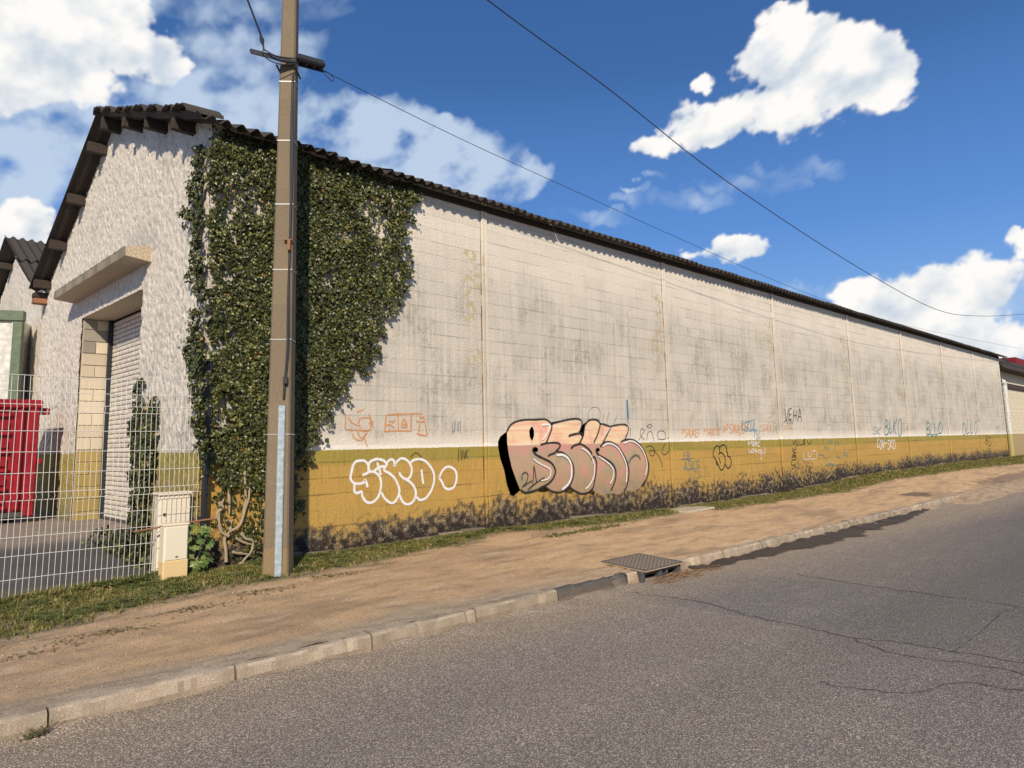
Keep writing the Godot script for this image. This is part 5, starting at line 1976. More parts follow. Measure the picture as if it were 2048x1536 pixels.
var VEILS := [
	16.9, 24.8, 7.0, 1.8, 0.20, 0.80,
	11.3, 22.1, 5.3, 2.4, 0.22, 0.80,
	22.1, 25.3, 4.3, 2.2, 0.15, 0.70,
	20.9, 28.1, 2.3, 1.8, 0.18, 0.50,
	24.4, 30.2, 2.1, 2.2, 0.16, 0.60,
	23.9, 26.9, 3.4, 2.0, 0.15, 0.60,
	8.0, 19.5, 4.3, 2.2, 0.22, 0.90,
	9.8, 18.2, 3.4, 2.2, 0.19, 0.80,
	23.0, 31.3, 7.5, 0.9, 0.18, 0.50,
	17.6, 30.6, 4.1, 0.8, 0.23, 0.50,
	31.7, 24.2, 6.4, 2.3, 0.07, 0.95,
	37.9, 22.8, 5.8, 2.3, 0.03, 1.00,
	42.4, 21.2, 5.0, 2.1, -0.01, 0.95,
	27.7, 29.5, 1.8, 1.2, 0.13, 0.50,
	45.7, 20.6, 2.3, 1.3, -0.03, 0.70,
	32.6, 21.7, 6.4, 2.2, 0.06, 0.80,
	39.1, 20.4, 5.0, 1.7, 0.01, 0.90,
	52.2, 17.7, 3.7, 0.5, -0.06, 0.35,
	58.3, 18.5, 4.3, 0.6, -0.10, 0.40,
	64.1, 19.0, 4.1, 0.6, -0.13, 0.38,
	67.8, 19.5, 3.2, 0.5, -0.16, 0.30,
	56.6, 20.2, 0.7, 0.3, -0.09, 0.50,
	55.2, 19.5, 0.7, 0.3, -0.08, 0.50,
	68.5, 10.9, 2.0, 0.6, -0.10, 0.50,
	78.4, 8.9, 3.4, 2.0, -0.13, 0.50,
	74.9, 6.2, 6.0, 1.0, -0.09, 0.70]

var GRAFFITI := {
	"bubble": [
		["P", "pink", 0, 0.9, [7.97,0.184,8.05,0.269,8.13,0.326,8.26,0.362,8.49,0.373,8.77,0.378,8.93,0.361,9.03,0.296,9.2,0.345,9.44,0.381,9.67,0.398,9.79,0.374,9.83,0.274,9.92,0.337,9.95,0.363,10.08,0.392,10.22,0.384,10.31,0.314,10.45,0.301,10.61,0.263,10.74,0.289,10.99,0.306,11.12,0.29,11.17,0.223,11.11,0.075,11.06,0.0218,11.29,0.0195,11.47,-0.0371,11.62,-0.163,11.73,-0.317,11.78,-0.469,11.74,-0.66,11.65,-0.792,11.47,-0.904,11.26,-0.952,11.04,-0.919,10.86,-0.973,10.56,-0.954,10.27,-0.949,10.07,-0.862,9.91,-0.902,9.7,-0.895,9.53,-0.854,9.42,-0.787,9.29,-0.833,9.13,-0.853,8.93,-0.818,8.82,-0.706,8.59,-0.774,8.39,-0.798,8.26,-0.754,8.15,-0.58,8.06,-0.386,8,-0.182,7.97,-0.00179]],
		["F", "black", 0, 1, [7.97,0.184,7.92,0.156,7.82,0.101,7.77,0.0231,7.77,-0.0545,7.81,-0.233,7.89,-0.412,7.95,-0.659,8.02,-0.807,8.08,-0.833,8.24,-0.753,8.15,-0.58,8.06,-0.386,8,-0.182,7.97,-0.00179]],
		["F", "black", 0, 1, [9.03,0.284,9.02,0.332,9.12,0.347,9.22,0.352,9.1,0.314]],
		["F", "black", 0, 1, [9.72,0.148,9.8,0.274,9.92,0.337,9.89,0.249,9.85,0.123,9.82,0.0788]],
		["F", "black", 0, 0.75, [8.64,-0.754,8.75,-0.708,8.83,-0.719,8.9,-0.792,8.83,-0.817,8.67,-0.802]],
		["F", "black", 0, 0.55, [9.29,-0.839,9.43,-0.763,9.55,-0.843,9.46,-0.886]],
		["F", "black", 0, 0.6, [9.93,-0.903,10.01,-0.827,10.11,-0.889,10.09,-0.95]],
		["F", "black", 0, 0.6, [11.52,-0.853,11.65,-0.758,11.68,-0.787,11.59,-0.884]],
		["S", "black", 0.03, 1, [7.96,0.178,8.01,0.246,8.09,0.309,8.23,0.35,8.39,0.369,8.63,0.374,8.84,0.381,8.94,0.355,9.01,0.302,9.02,0.235,8.97,0.14,8.91,0.0445,8.86,-0.0202]],
		["S", "black", 0.034, 1, [8.73,-0.0418,8.86,-0.0202,9.04,-0.0108,9.16,-0.0185,9.22,-0.0495,9.19,-0.103,9.12,-0.15,9.07,-0.185,8.97,-0.206,8.91,-0.234]],
		["S", "black", 0.036, 1, [8.65,-0.123,8.61,-0.0902,8.55,-0.109,8.56,-0.15,8.64,-0.21,8.81,-0.273,8.97,-0.337,9.06,-0.423,9.08,-0.507,9.01,-0.611,8.89,-0.686,8.76,-0.726,8.59,-0.774,8.39,-0.798,8.31,-0.785,8.24,-0.742]],
		["F", "black", 0, 1, [8.51,0.253,8.55,0.247,8.58,0.2,8.58,0.118,8.55,0.0483,8.52,0.037,8.48,0.0955,8.47,0.189]],
		["S", "black", 0.008, 0.8, [8.53,0.0427,8.52,-0.0153]],
		["F", "black", 0, 1, [8.54,-0.114,8.6,-0.0841,8.66,-0.0934,8.67,-0.129,8.63,-0.153,8.57,-0.15]],
		["S", "black", 0.03, 1, [9.12,-0.162,9.25,-0.177,9.39,-0.241,9.5,-0.342,9.55,-0.454,9.54,-0.575,9.47,-0.705,9.37,-0.784,9.18,-0.839,8.97,-0.808,8.81,-0.723]],
		["S", "black", 0.03, 1, [9.02,0.302,9.1,0.326,9.29,0.358,9.46,0.384,9.65,0.398,9.77,0.38,9.81,0.324,9.78,0.236,9.72,0.148]],
		["S", "black", 0.036, 1, [9.44,0.1,9.56,0.124,9.72,0.142,9.82,0.129,9.82,0.085,9.77,0.0229,9.71,-0.0386,9.59,-0.0616,9.49,-0.115]],
		["S", "black", 0.03, 1, [9.71,-0.0386,9.8,-0.0525,9.94,-0.117,10.05,-0.208,10.04,-0.302,10.12,-0.273,10.18,-0.376,10.16,-0.527,10.11,-0.689,10.05,-0.823,9.91,-0.889,9.77,-0.899,9.7,-0.891,9.54,-0.83,9.43,-0.763]],
		["S", "black", 0.03, 1, [9.84,0.0974,9.86,0.198,9.9,0.299,10,0.37,10.14,0.392,10.26,0.372,10.32,0.307,10.28,0.197,10.22,0.0948,10.12,-0.0255]],
		["S", "black", 0.028, 1, [10.32,0.314,10.45,0.301,10.61,0.256,10.57,0.184,10.48,0.08,10.39,-0.0227,10.3,-0.0986]],
		["S", "black", 0.028, 1, [10.61,0.263,10.77,0.289,11.01,0.306,11.13,0.284,11.17,0.223,11.12,0.115,11.05,0.0219]],
		["S", "black", 0.03, 1, [10.3,-0.105,10.38,-0.0421,10.51,-0.014,10.66,-0.0329,10.83,-0.108,10.97,-0.243,11.08,-0.392,11.13,-0.54,11.11,-0.698,11.04,-0.853,10.95,-0.914]],
		["S", "black", 0.03, 1, [10.2,-0.129,10.18,-0.173,10.24,-0.238,10.41,-0.307,10.6,-0.39,10.71,-0.497,10.73,-0.615,10.68,-0.756,10.56,-0.891]],
		["F", "black", 0, 1, [10.16,-0.147,10.21,-0.116,10.28,-0.137,10.27,-0.168,10.21,-0.189]],
		["S", "black", 0.03, 1, [10.92,-0.0232,11.01,0.00897,11.19,0.0231,11.35,-0.00164,11.51,-0.0787,11.64,-0.204,11.73,-0.344,11.78,-0.497,11.74,-0.66,11.65,-0.778,11.5,-0.879]],
		["S", "grey", 0.035, 0.75, [11.13,-0.42,11.22,-0.329,11.36,-0.277,11.47,-0.303,11.51,-0.365]],
		["S", "white", 0.03, 0.95, [8.77,0.283,8.91,0.295,8.95,0.271,8.92,0.188,8.85,0.105,8.77,0.04]],
		["S", "white", 0.022, 0.95, [8.54,-0.265,8.67,-0.339,8.84,-0.403,8.94,-0.454,8.94,-0.537,8.87,-0.604,8.71,-0.625]],
		["S", "white", 0.04, 0.95, [9.11,-0.222,9.26,-0.22,9.39,-0.278,9.47,-0.378,9.48,-0.5,9.46,-0.62,9.37,-0.724,9.22,-0.799]],
		["S", "white", 0.02, 0.8, [9.73,0.361,9.77,0.311,9.7,0.186]],
		["S", "white", 0.028, 0.95, [9.77,-0.114,9.9,-0.167,10.03,-0.271,10.09,-0.399,10.11,-0.424,10.08,-0.612,9.96,-0.756,9.84,-0.823]],
		["S", "white", 0.03, 0.95, [10.36,-0.0997,10.47,-0.0497,10.64,-0.0588,10.81,-0.134,10.93,-0.255,11.03,-0.404,11.06,-0.551,11.02,-0.773]],
		["S", "white", 0.026, 0.95, [10.23,-0.27,10.41,-0.351,10.57,-0.441,10.65,-0.547,10.62,-0.675,10.53,-0.773]],
		["S", "white", 0.026, 0.95, [11.01,-0.051,11.19,-0.00652,11.35,-0.0356,11.53,-0.134,11.64,-0.259,11.71,-0.412,11.7,-0.549,11.63,-0.669]],
		["S", "white", 0.03, 0.6, [10.59,0.249,10.46,0.119,10.34,0.0166]],
		["S", "white", 0.02, 0.6, [11.12,0.263,11.13,0.196,11.06,0.102]],
		["S", "black", 0.016, 1, [8.27,-0.586,8.26,-0.529,8.3,-0.48,8.37,-0.477,8.4,-0.524,8.38,-0.591,8.33,-0.657,8.26,-0.698]],
		["S", "black", 0.014, 1, [8.26,-0.698,8.38,-0.648,8.5,-0.609]],
		["S", "black", 0.015, 1, [8.5,-0.666,8.53,-0.541,8.54,-0.375,8.57,-0.485,8.59,-0.602,8.61,-0.637]],
		["S", "black", 0.016, 1, [8.38,-0.756,8.54,-0.668,8.79,-0.57]],
	],
	"siro": [
		["S", "white", 0.034, 1, [5.3,-0.38,5.34,-0.373,5.4,-0.342,5.4,-0.296,5.38,-0.239,5.33,-0.199,5.27,-0.193,5.2,-0.205,5.16,-0.249,5.14,-0.313,5.12,-0.404,5.14,-0.451,5.19,-0.486,5.28,-0.49,5.33,-0.47,5.34,-0.447,5.37,-0.5,5.38,-0.547]],
		["S", "white", 0.034, 1, [5.18,-0.49,5.18,-0.582,5.22,-0.611,5.29,-0.597,5.3,-0.653,5.35,-0.721,5.41,-0.749,5.49,-0.731,5.56,-0.661,5.59,-0.559,5.59,-0.474,5.56,-0.406,5.49,-0.351,5.4,-0.342]],
		["S", "white", 0.034, 1, [5.39,-0.333,5.4,-0.239,5.44,-0.203,5.53,-0.182,5.63,-0.204,5.68,-0.249,5.67,-0.277,5.56,-0.292,5.47,-0.345]],
		["S", "white", 0.034, 1, [5.53,-0.224,5.56,-0.311,5.59,-0.398]],
		["S", "white", 0.034, 1, [5.68,-0.268,5.69,-0.23,5.75,-0.193,5.8,-0.214,5.81,-0.282,5.84,-0.235,5.92,-0.184,6.01,-0.206,6.07,-0.262,6.1,-0.332,6.09,-0.41,6.04,-0.467,5.97,-0.459,5.91,-0.412,5.89,-0.372]],
		["S", "white", 0.034, 1, [5.67,-0.277,5.64,-0.333,5.72,-0.375,5.81,-0.446,5.87,-0.546,5.89,-0.633,5.85,-0.727,5.79,-0.776,5.72,-0.761,5.64,-0.694,5.6,-0.625]],
		["S", "white", 0.034, 1, [5.97,-0.459,6.08,-0.518,6.15,-0.6,6.17,-0.689,6.12,-0.784,6.03,-0.812,5.95,-0.777,5.89,-0.672]],
		["S", "white", 0.034, 1, [6.07,-0.262,6.12,-0.219,6.22,-0.202,6.33,-0.23,6.43,-0.315,6.49,-0.418,6.49,-0.539,6.43,-0.666,6.34,-0.75,6.24,-0.768,6.18,-0.72]],
		["S", "white", 0.034, 1, [6.27,-0.348,6.28,-0.439,6.3,-0.549]],
	],
	"ring": [
		["S", "white", 0.034, 1, [6.59,-0.483,6.64,-0.394,6.72,-0.335,6.8,-0.333,6.89,-0.383,6.92,-0.468,6.9,-0.571,6.84,-0.639,6.75,-0.649,6.68,-0.61,6.64,-0.537,6.58,-0.473]],
	],
	"orange_scrawl": [
		["S", "orange", 0.022, 0.55, [5.03,0.42,5.04,0.317,5.04,0.224,5.15,0.206,5.4,0.201]],
		["S", "orange", 0.022, 0.55, [5.07,0.373,5.14,0.299,5.23,0.262]],
		["S", "orange", 0.022, 0.55, [5.25,0.366,5.24,0.29,5.27,0.224]],
		["S", "orange", 0.022, 0.55, [5.25,0.356,5.34,0.372,5.42,0.358,5.43,0.282,5.4,0.205,5.27,0.196]],
		["S", "orange", 0.022, 0.55, [5.39,0.425,5.43,0.32,5.47,0.224]],
		["S", "orange", 0.022, 0.55, [5.47,0.32,5.39,0.291]],
		["S", "orange", 0.022, 0.55, [5.15,0.159,5.16,0.112,5.23,0.0743,5.3,0.083,5.36,0.167]],
		["S", "orange", 0.022, 0.55, [5.22,0.187,5.28,0.102,5.37,0.177]],
		["S", "orange", 0.022, 0.55, [5.33,0.0921,5.37,-0.0124]],
		["S", "orange", 0.022, 0.55, [5.2,0.441,5.31,0.481]],
	],
	"orange_boxes": [
		["S", "orange", 0.022, 0.7, [5.67,0.409,5.86,0.422,6.3,0.438]],
		["S", "orange", 0.022, 0.7, [5.67,0.409,5.66,0.292,5.65,0.176]],
		["S", "orange", 0.022, 0.7, [5.65,0.186,5.86,0.195,6.09,0.189]],
		["S", "orange", 0.022, 0.7, [5.87,0.447,5.87,0.323,5.88,0.185]],
		["S", "orange", 0.022, 0.7, [6.09,0.425,6.09,0.184]],
		["S", "orange", 0.022, 0.7, [5.72,0.332,5.79,0.313,5.81,0.352]],
		["S", "orange", 0.022, 0.7, [5.67,0.273,5.74,0.278,5.8,0.234]],
		["S", "orange", 0.022, 0.7, [5.92,0.254,5.97,0.363,6.02,0.254,5.92,0.249]],
		["S", "orange", 0.022, 0.7, [5.95,0.284,6.01,0.284]],
		["S", "orange", 0.022, 0.7, [6.17,0.335,6.31,0.326,6.31,0.407]],
		["S", "orange", 0.022, 0.7, [6.23,0.386,6.31,0.387]],
		["S", "orange", 0.022, 0.7, [6.24,0.295,6.22,0.184]],
		["S", "orange", 0.022, 0.7, [6.33,0.326,6.36,0.194,6.36,0.133,6.24,0.144,6.19,0.164]],
	],
	"black_letters": [
		["S", "black", 0.014, 0.8, [11.52,0.00332,11.67,0.14,11.72,0.195,11.65,0.223,11.58,0.182,11.59,0.085,11.71,0.00119]],
		["S", "black", 0.014, 0.8, [11.78,0.000379,11.8,0.0836,11.84,0.153,11.96,0.153,12.02,-0.0164]],
		["S", "black", 0.014, 0.8, [12.17,0.0243,12.16,0.138,12.29,0.18,12.41,0.151,12.43,0.0218,12.17,0.0172]],
		["S", "black", 0.014, 0.8, [11.26,0.25,11.24,0.0875]],
		["S", "black", 0.014, 0.8, [11.8,0.265,11.9,0.307,11.97,0.279,11.89,0.237,11.8,0.265]],
		["S", "black", 0.014, 0.8, [12.51,0.0498,12.59,0.00566,12.66,0.136]],
	],
	"black_loop": [
		["S", "black", 0.0168, 0.9, [11.74,-0.138,11.89,-0.112,12.01,-0.17,12.03,-0.255,11.97,-0.309,11.88,-0.293,11.86,-0.223,11.96,-0.197,12.12,-0.285,12.24,-0.429,12.28,-0.543]],
		["S", "black", 0.0168, 0.9, [12.63,-0.067,12.53,-0.224,12.4,-0.292,12.3,-0.275,12.29,-0.204,12.42,-0.0641]],
		["S", "black", 0.0168, 0.9, [12.28,-0.599,12.29,-0.614]],
	],
	"blue_line": [
		["S", "blue", 0.05, 0.95, [11.19,0.774,11.19,0.617,11.19,0.413]],
		["S", "blue", 0.014, 0.7, [11.16,0.331,11.18,0.413,11.2,0.304]],
	],
	"thin_loop": [
		["S", "slate", 0.012, 0.8, [10,0.389,10.03,0.517,10.11,0.595,10.23,0.611,10.34,0.561,10.35,0.47,10.32,0.366]],
		["S", "slate", 0.012, 0.8, [10.46,0.484,10.41,0.353]],
		["S", "slate", 0.012, 0.8, [10.63,0.526,10.56,0.42,10.54,0.315]],
		["S", "slate", 0.012, 0.8, [10.87,0.477,10.79,0.382,10.74,0.316]],
	],
	"bubble_trio": [
		["S", "black", 0.03, 0.95, [14.55,-0.19,14.48,-0.155,14.39,-0.165,14.3,-0.231,14.25,-0.332,14.3,-0.412,14.36,-0.459,14.37,-0.538,14.43,-0.574]],
		["S", "black", 0.03, 0.95, [14.55,-0.305,14.54,-0.247,14.57,-0.179,14.67,-0.141,14.78,-0.148,14.85,-0.219,14.85,-0.289,14.89,-0.313,14.88,-0.382,14.98,-0.42,15.03,-0.514,14.98,-0.617,14.88,-0.66,14.8,-0.622,14.76,-0.563]],
		["S", "black", 0.03, 0.95, [14.48,-0.349,14.51,-0.327,14.6,-0.306,14.71,-0.355,14.76,-0.448,14.73,-0.573,14.63,-0.673,14.54,-0.68,14.48,-0.621,14.43,-0.54,14.38,-0.482]],
		["S", "black", 0.03, 0.95, [14.48,-0.406,14.51,-0.463,14.55,-0.544]],
	],
	"black_veha": [
		["S", "grey", 0.03, 0.9, [17.94,0.74,17.96,0.414,18.15,0.733]],
		["S", "grey", 0.03, 0.9, [18.35,0.749,18.21,0.726,18.17,0.603,18.29,0.587]],
		["S", "grey", 0.03, 0.9, [18.18,0.584,18.12,0.451,18.29,0.474]],
		["S", "grey", 0.03, 0.9, [18.45,0.715,18.38,0.435]],
		["S", "grey", 0.03, 0.9, [18.63,0.711,18.54,0.444]],
		["S", "grey", 0.03, 0.9, [18.38,0.555,18.58,0.566]],
		["S", "grey", 0.03, 0.9, [18.62,0.395,18.76,0.632,18.82,0.745,18.86,0.622,18.87,0.391]],
		["S", "grey", 0.03, 0.9, [18.67,0.528,18.86,0.547]],
		["S", "grey", 0.02, 0.5, [17.85,0.359,17.86,0.391,17.88,0.425,17.93,0.421,17.95,0.408,17.93,0.391,17.88,0.389]],
		["S", "grey", 0.02, 0.5, [18.12,0.445,18.03,0.436,18.02,0.395,18.09,0.4]],
		["S", "grey", 0.02, 0.5, [18.02,0.397,17.99,0.35,18.09,0.357]],
		["S", "grey", 0.02, 0.5, [18.26,0.424,18.18,0.435,18.15,0.418,18.19,0.397,18.24,0.379,18.19,0.353,18.12,0.362]],
		["S", "grey", 0.02, 0.5, [18.38,0.438,18.3,0.432,18.28,0.388,18.34,0.396]],
		["S", "grey", 0.02, 0.5, [18.28,0.388,18.27,0.349,18.36,0.358]],
		["S", "orange", 0.02, 0.5, [18,0.295,17.94,0.309,17.85,0.27,17.86,0.215,17.98,0.218]],
		["S", "orange", 0.02, 0.5, [18.18,0.32,18.06,0.322,18.05,0.273,18.14,0.275]],
		["S", "orange", 0.02, 0.5, [18.06,0.276,18.03,0.228,18.16,0.229]],
		["S", "orange", 0.02, 0.5, [18.26,0.328,18.22,0.269,18.19,0.225,18.3,0.228]],
	],
	"dark_letters": [
		["S", "darkolive", 0.03, 0.85, [18.26,-0.0848,18.31,-0.179,18.45,-0.0735,18.46,-0.195,18.58,-0.196,18.63,-0.0891]],
		["S", "darkolive", 0.03, 0.85, [18.68,-0.198,18.87,-0.187,18.91,-0.065]],
		["S", "darkolive", 0.03, 0.85, [18.93,-0.202,18.98,-0.0383,18.99,-0.217]],
		["S", "darkolive", 0.03, 0.85, [19.14,-0.0951,19.26,-0.193,19.41,-0.0843]],
	],
	"stacked_letters": [
		["S", "darkolive", 0.03, 0.85, [18.23,-0.257,18.21,-0.323,18.41,-0.301,18.39,-0.247]],
		["S", "darkolive", 0.03, 0.85, [18.2,-0.363,18.39,-0.394,18.2,-0.456,18.41,-0.461]],
		["S", "darkolive", 0.03, 0.85, [18.13,-0.507,18.38,-0.5,18.36,-0.566,18.13,-0.573]],
		["S", "darkolive", 0.03, 0.85, [18.13,-0.612,18.09,-0.69,18.31,-0.717,18.35,-0.633]],
	],
	"white_bench": [
		["S", "white", 0.025, 0.7, [18.87,-0.371,18.83,-0.594]],
		["S", "white", 0.025, 0.7, [18.85,-0.581,19.62,-0.59]],
		["S", "white", 0.025, 0.7, [19.39,-0.389,19.66,-0.388,19.62,-0.618]],
		["S", "white", 0.025, 0.7, [19.16,-0.384,19.14,-0.507,19.3,-0.512,19.32,-0.388]],
	],
	"teal_marks": [
		["S", "teal", 0.035, 0.6, [20.21,-0.778,20.54,-0.753,20.89,-0.802]],
		["S", "teal", 0.035, 0.6, [20.21,-0.393,20.27,-0.28,20.47,-0.356,20.49,-0.27]],
		["S", "teal", 0.035, 0.6, [20.54,-0.198,20.66,-0.113,20.79,-0.202]],
		["S", "teal", 0.035, 0.6, [20.89,-0.437,21.1,-0.148,21.26,-0.298]],
		["S", "teal", 0.035, 0.6, [21.01,-0.572,21.27,-0.608]],
		["S", "teal", 0.035, 0.6, [21.51,-0.556,21.69,-0.455,21.86,-0.565,21.55,-0.549]],
		["S", "teal", 0.035, 0.6, [20.29,-0.552,20.29,-0.709]],
		["S", "teal", 0.035, 0.6, [19.85,-0.484,20.09,-0.504,20.18,-0.592]],
		["S", "teal", 0.035, 0.6, [20.18,-0.0214,20.18,-0.193]],
		["S", "teal", 0.035, 0.6, [21.68,-0.305,21.7,-0.396]],
	],
	"pale_loops": [
		["S", "slate", 0.02, 0.5, [19.86,0.137,19.96,0.322,20.05,0.437,20.14,0.323,19.93,0.137]],
		["S", "slate", 0.02, 0.5, [20.14,0.151,20.24,0.323,20.39,0.541,20.35,0.15]],
		["S", "slate", 0.02, 0.5, [20.52,0.295,20.75,0.34,20.86,0.149]],
		["S", "slate", 0.02, 0.5, [20.7,0.442,20.79,0.546,20.91,0.399]],
		["S", "slate", 0.02, 0.5, [20.97,0.326,21.09,0.564,21.2,0.371]],
	],
	"white_words": [
		["S", "white", 0.022, 0.9, [15.87,-0.188,15.88,-0.0789,15.96,-0.135,16.06,-0.0673,16.06,-0.191]],
		["S", "white", 0.022, 0.9, [16.11,-0.109,16.1,-0.178,16.16,-0.179,16.17,-0.0963,16.11,-0.0956]],
		["S", "white", 0.022, 0.9, [16.22,-0.194,16.23,-0.0971,16.32,-0.112,16.25,-0.146,16.32,-0.196]],
		["S", "white", 0.022, 0.9, [16.45,-0.1,16.38,-0.0991,16.36,-0.196,16.45,-0.191]],
		["S", "white", 0.022, 0.9, [15.88,-0.242,15.88,-0.331,15.97,-0.326]],
		["S", "white", 0.022, 0.9, [16.05,-0.26,15.99,-0.327,16.11,-0.329,16.12,-0.261,16.05,-0.26]],
		["S", "white", 0.022, 0.9, [16.24,-0.263,16.17,-0.29,16.26,-0.319,16.2,-0.345]],
		["S", "white", 0.022, 0.9, [16.47,-0.282,16.32,-0.307,16.43,-0.365,16.5,-0.283,16.47,-0.477,16.41,-0.503]],
		["S", "white", 0.022, 0.9, [16.58,-0.34,16.57,-0.41]],
		["S", "white", 0.022, 0.9, [16.69,-0.216,16.66,-0.426]],
	],
	"teal_bleo": [
		["S", "teal", 0.045, 0.8, [25.08,0.0304,25.2,0.271,25.32,0.504,25.5,0.462,25.47,0.342,25.23,0.288,25.49,0.207,25.39,0.0503,25.1,0.0101]],
		["S", "teal", 0.045, 0.8, [25.74,0.547,25.66,0.33,25.56,0.0713,25.83,0.14]],
		["S", "teal", 0.045, 0.8, [26.09,0.536,25.93,0.0472]],
		["S", "teal", 0.045, 0.8, [26.46,0.558,26.04,0.255,26.25,0.0322]],
		["S", "teal", 0.045, 0.8, [26.81,0.552,26.51,0.396,26.44,0.0275,26.6,-0.000993,26.83,0.27,26.8,0.564]],
		["S", "skyblue", 0.03, 0.6, [24.43,0.252,24.21,0.269,24.08,0.209,24.19,0.166,24.34,0.12,24.21,0.0483,24.02,0.0824]],
		["S", "skyblue", 0.03, 0.6, [24.5,0.252,24.42,0.034]],
		["S", "skyblue", 0.03, 0.6, [24.8,0.253,24.46,0.13,24.67,0.0322]],
		["S", "teal", 0.03, 0.6, [26.16,0.554,26.15,0.255,26.06,-0.01]],
		["S", "teal", 0.03, 0.6, [26.78,0.255,26.74,-0.0147]],
	],
	"teal_second": [
		["S", "teal", 0.05, 0.75, [29.52,0.00148,29.59,0.205,29.75,0.461,29.98,0.41,29.94,0.295,29.63,0.205,29.93,0.162,29.83,0.00256,29.47,-0.0135]],
		["S", "teal", 0.05, 0.75, [30.23,0.47,30.09,0.197,30.01,-0.0464,30.31,-0.00396]],
		["S", "teal", 0.05, 0.75, [30.64,0.415,30.56,0.152,30.55,-0.0778,30.76,-0.0164,30.97,0.197,31.12,0.423]],
		["S", "teal", 0.05, 0.75, [31.46,0.483,31.18,0.355,31.1,0.113,31.31,0.0431,31.56,0.258,31.46,0.463]],
		["S", "teal", 0.04, 0.6, [29.59,0.0386,30.49,-0.00316,31.41,0.0678]],
	],
	"teal_third": [
		["S", "teal", 0.05, 0.75, [34.81,0.465,34.5,0.311,34.43,-0.0063,34.67,-0.0212,34.88,0.215,34.85,0.512]],
		["S", "teal", 0.05, 0.75, [35.38,0.633,35.17,0.275,34.95,-0.000382,35.42,0.0788]],
		["S", "teal", 0.05, 0.75, [35.97,0.579,35.73,0.25,35.61,0.0122,36.04,0.0925]],
		["S", "teal", 0.05, 0.75, [36.78,0.559,36.4,0.397,36.33,0.0736,36.5,0.0178,36.8,0.255,36.78,0.582]],
	],
	"white_tag": [
		["S", "white", 0.04, 0.85, [24.55,-0.149,24.48,-0.112,24.36,-0.206,24.34,-0.344,24.47,-0.359]],
		["S", "white", 0.04, 0.85, [24.73,-0.135,24.6,-0.215,24.55,-0.386,24.67,-0.412,24.77,-0.264,24.73,-0.13]],
		["S", "white", 0.04, 0.85, [24.77,-0.393,24.86,-0.139,24.9,-0.411,25.03,-0.116]],
		["S", "white", 0.04, 0.85, [25.04,-0.256,25.25,-0.224]],
		["S", "white", 0.04, 0.85, [25.52,-0.186,25.41,-0.154,25.33,-0.198,25.38,-0.276,25.46,-0.358,25.36,-0.452,25.24,-0.419]],
		["S", "white", 0.04, 0.85, [25.59,-0.149,25.5,-0.417]],
		["S", "white", 0.04, 0.85, [25.8,-0.126,25.54,-0.303,25.72,-0.421]],
		["S", "white", 0.04, 0.85, [25.97,-0.154,25.82,-0.225,25.77,-0.413,25.92,-0.431,26.02,-0.294,25.97,-0.148]],
	],
	"orange_tag": [
		["S", "orange", 0.016, 0.85, [13.05,0.0856,13.06,0.16,13.09,0.222,13.12,0.204,13.14,0.176,13.11,0.15,13.07,0.148]],
		["S", "orange", 0.016, 0.85, [13.25,0.201,13.21,0.203,13.17,0.181,13.21,0.14,13.23,0.0959,13.2,0.0545,13.15,0.0658]],
		["S", "orange", 0.016, 0.85, [13.24,0.0687,13.29,0.16,13.32,0.211,13.33,0.153,13.34,0.0641]],
		["S", "orange", 0.016, 0.85, [13.27,0.113,13.35,0.119]],
		["S", "orange", 0.016, 0.85, [13.38,0.21,13.36,0.101,13.38,0.0452,13.41,0.0596,13.45,0.123,13.46,0.212]],
		["S", "orange", 0.016, 0.85, [13.48,0.206,13.46,0.0861]],
		["S", "orange", 0.016, 0.85, [13.57,0.199,13.47,0.136,13.54,0.0793]],
		["S", "orange", 0.016, 0.85, [13.67,0.206,13.59,0.216,13.58,0.146,13.63,0.142]],
		["S", "orange", 0.016, 0.85, [13.58,0.143,13.56,0.0511,13.64,0.0566]],
		["S", "orange", 0.016, 0.85, [13.77,0.201,13.7,0.196,13.68,0.127,13.73,0.138]],
		["S", "orange", 0.016, 0.85, [13.69,0.139,13.66,0.0512]],
	],
	"orange_tag_b": [
		["S", "orange", 0.016, 0.85, [13.92,0.104,13.93,0.156,13.95,0.225,13.98,0.222,14,0.197,13.97,0.167,13.94,0.155]],
		["S", "orange", 0.016, 0.85, [14.11,0.205,14.07,0.212,14.04,0.196,14.07,0.158,14.1,0.135,14.07,0.101,14.02,0.0975]],
		["S", "orange", 0.016, 0.85, [14.11,0.0631,14.16,0.176,14.17,0.22,14.18,0.167,14.18,0.0638]],
		["S", "orange", 0.016, 0.85, [14.12,0.131,14.19,0.135]],
		["S", "orange", 0.016, 0.85, [14.24,0.227,14.22,0.149,14.23,0.095,14.26,0.0941,14.29,0.156,14.31,0.229]],
		["S", "orange", 0.016, 0.85, [14.4,0.219,14.37,0.238,14.33,0.181,14.32,0.0921,14.38,0.0946]],
		["S", "orange", 0.016, 0.85, [14.5,0.194,14.46,0.207,14.42,0.157,14.42,0.101,14.47,0.102]],
		["S", "orange", 0.016, 0.85, [14.61,0.233,14.53,0.215,14.53,0.163,14.58,0.154]],
		["S", "orange", 0.016, 0.85, [14.53,0.164,14.51,0.101,14.59,0.097]],
	],
	"orange_tag_c": [
		["S", "orange", 0.02, 0.9, [14.77,0.261,14.86,0.19]],
		["S", "orange", 0.02, 0.9, [14.82,0.301,14.78,0.121]],
		["S", "orange", 0.02, 0.9, [14.86,0.28,14.74,0.165]],
		["S", "orange", 0.02, 0.9, [14.86,0.113,14.89,0.226,14.92,0.323,14.97,0.314,14.97,0.252,14.94,0.225,14.9,0.206]],
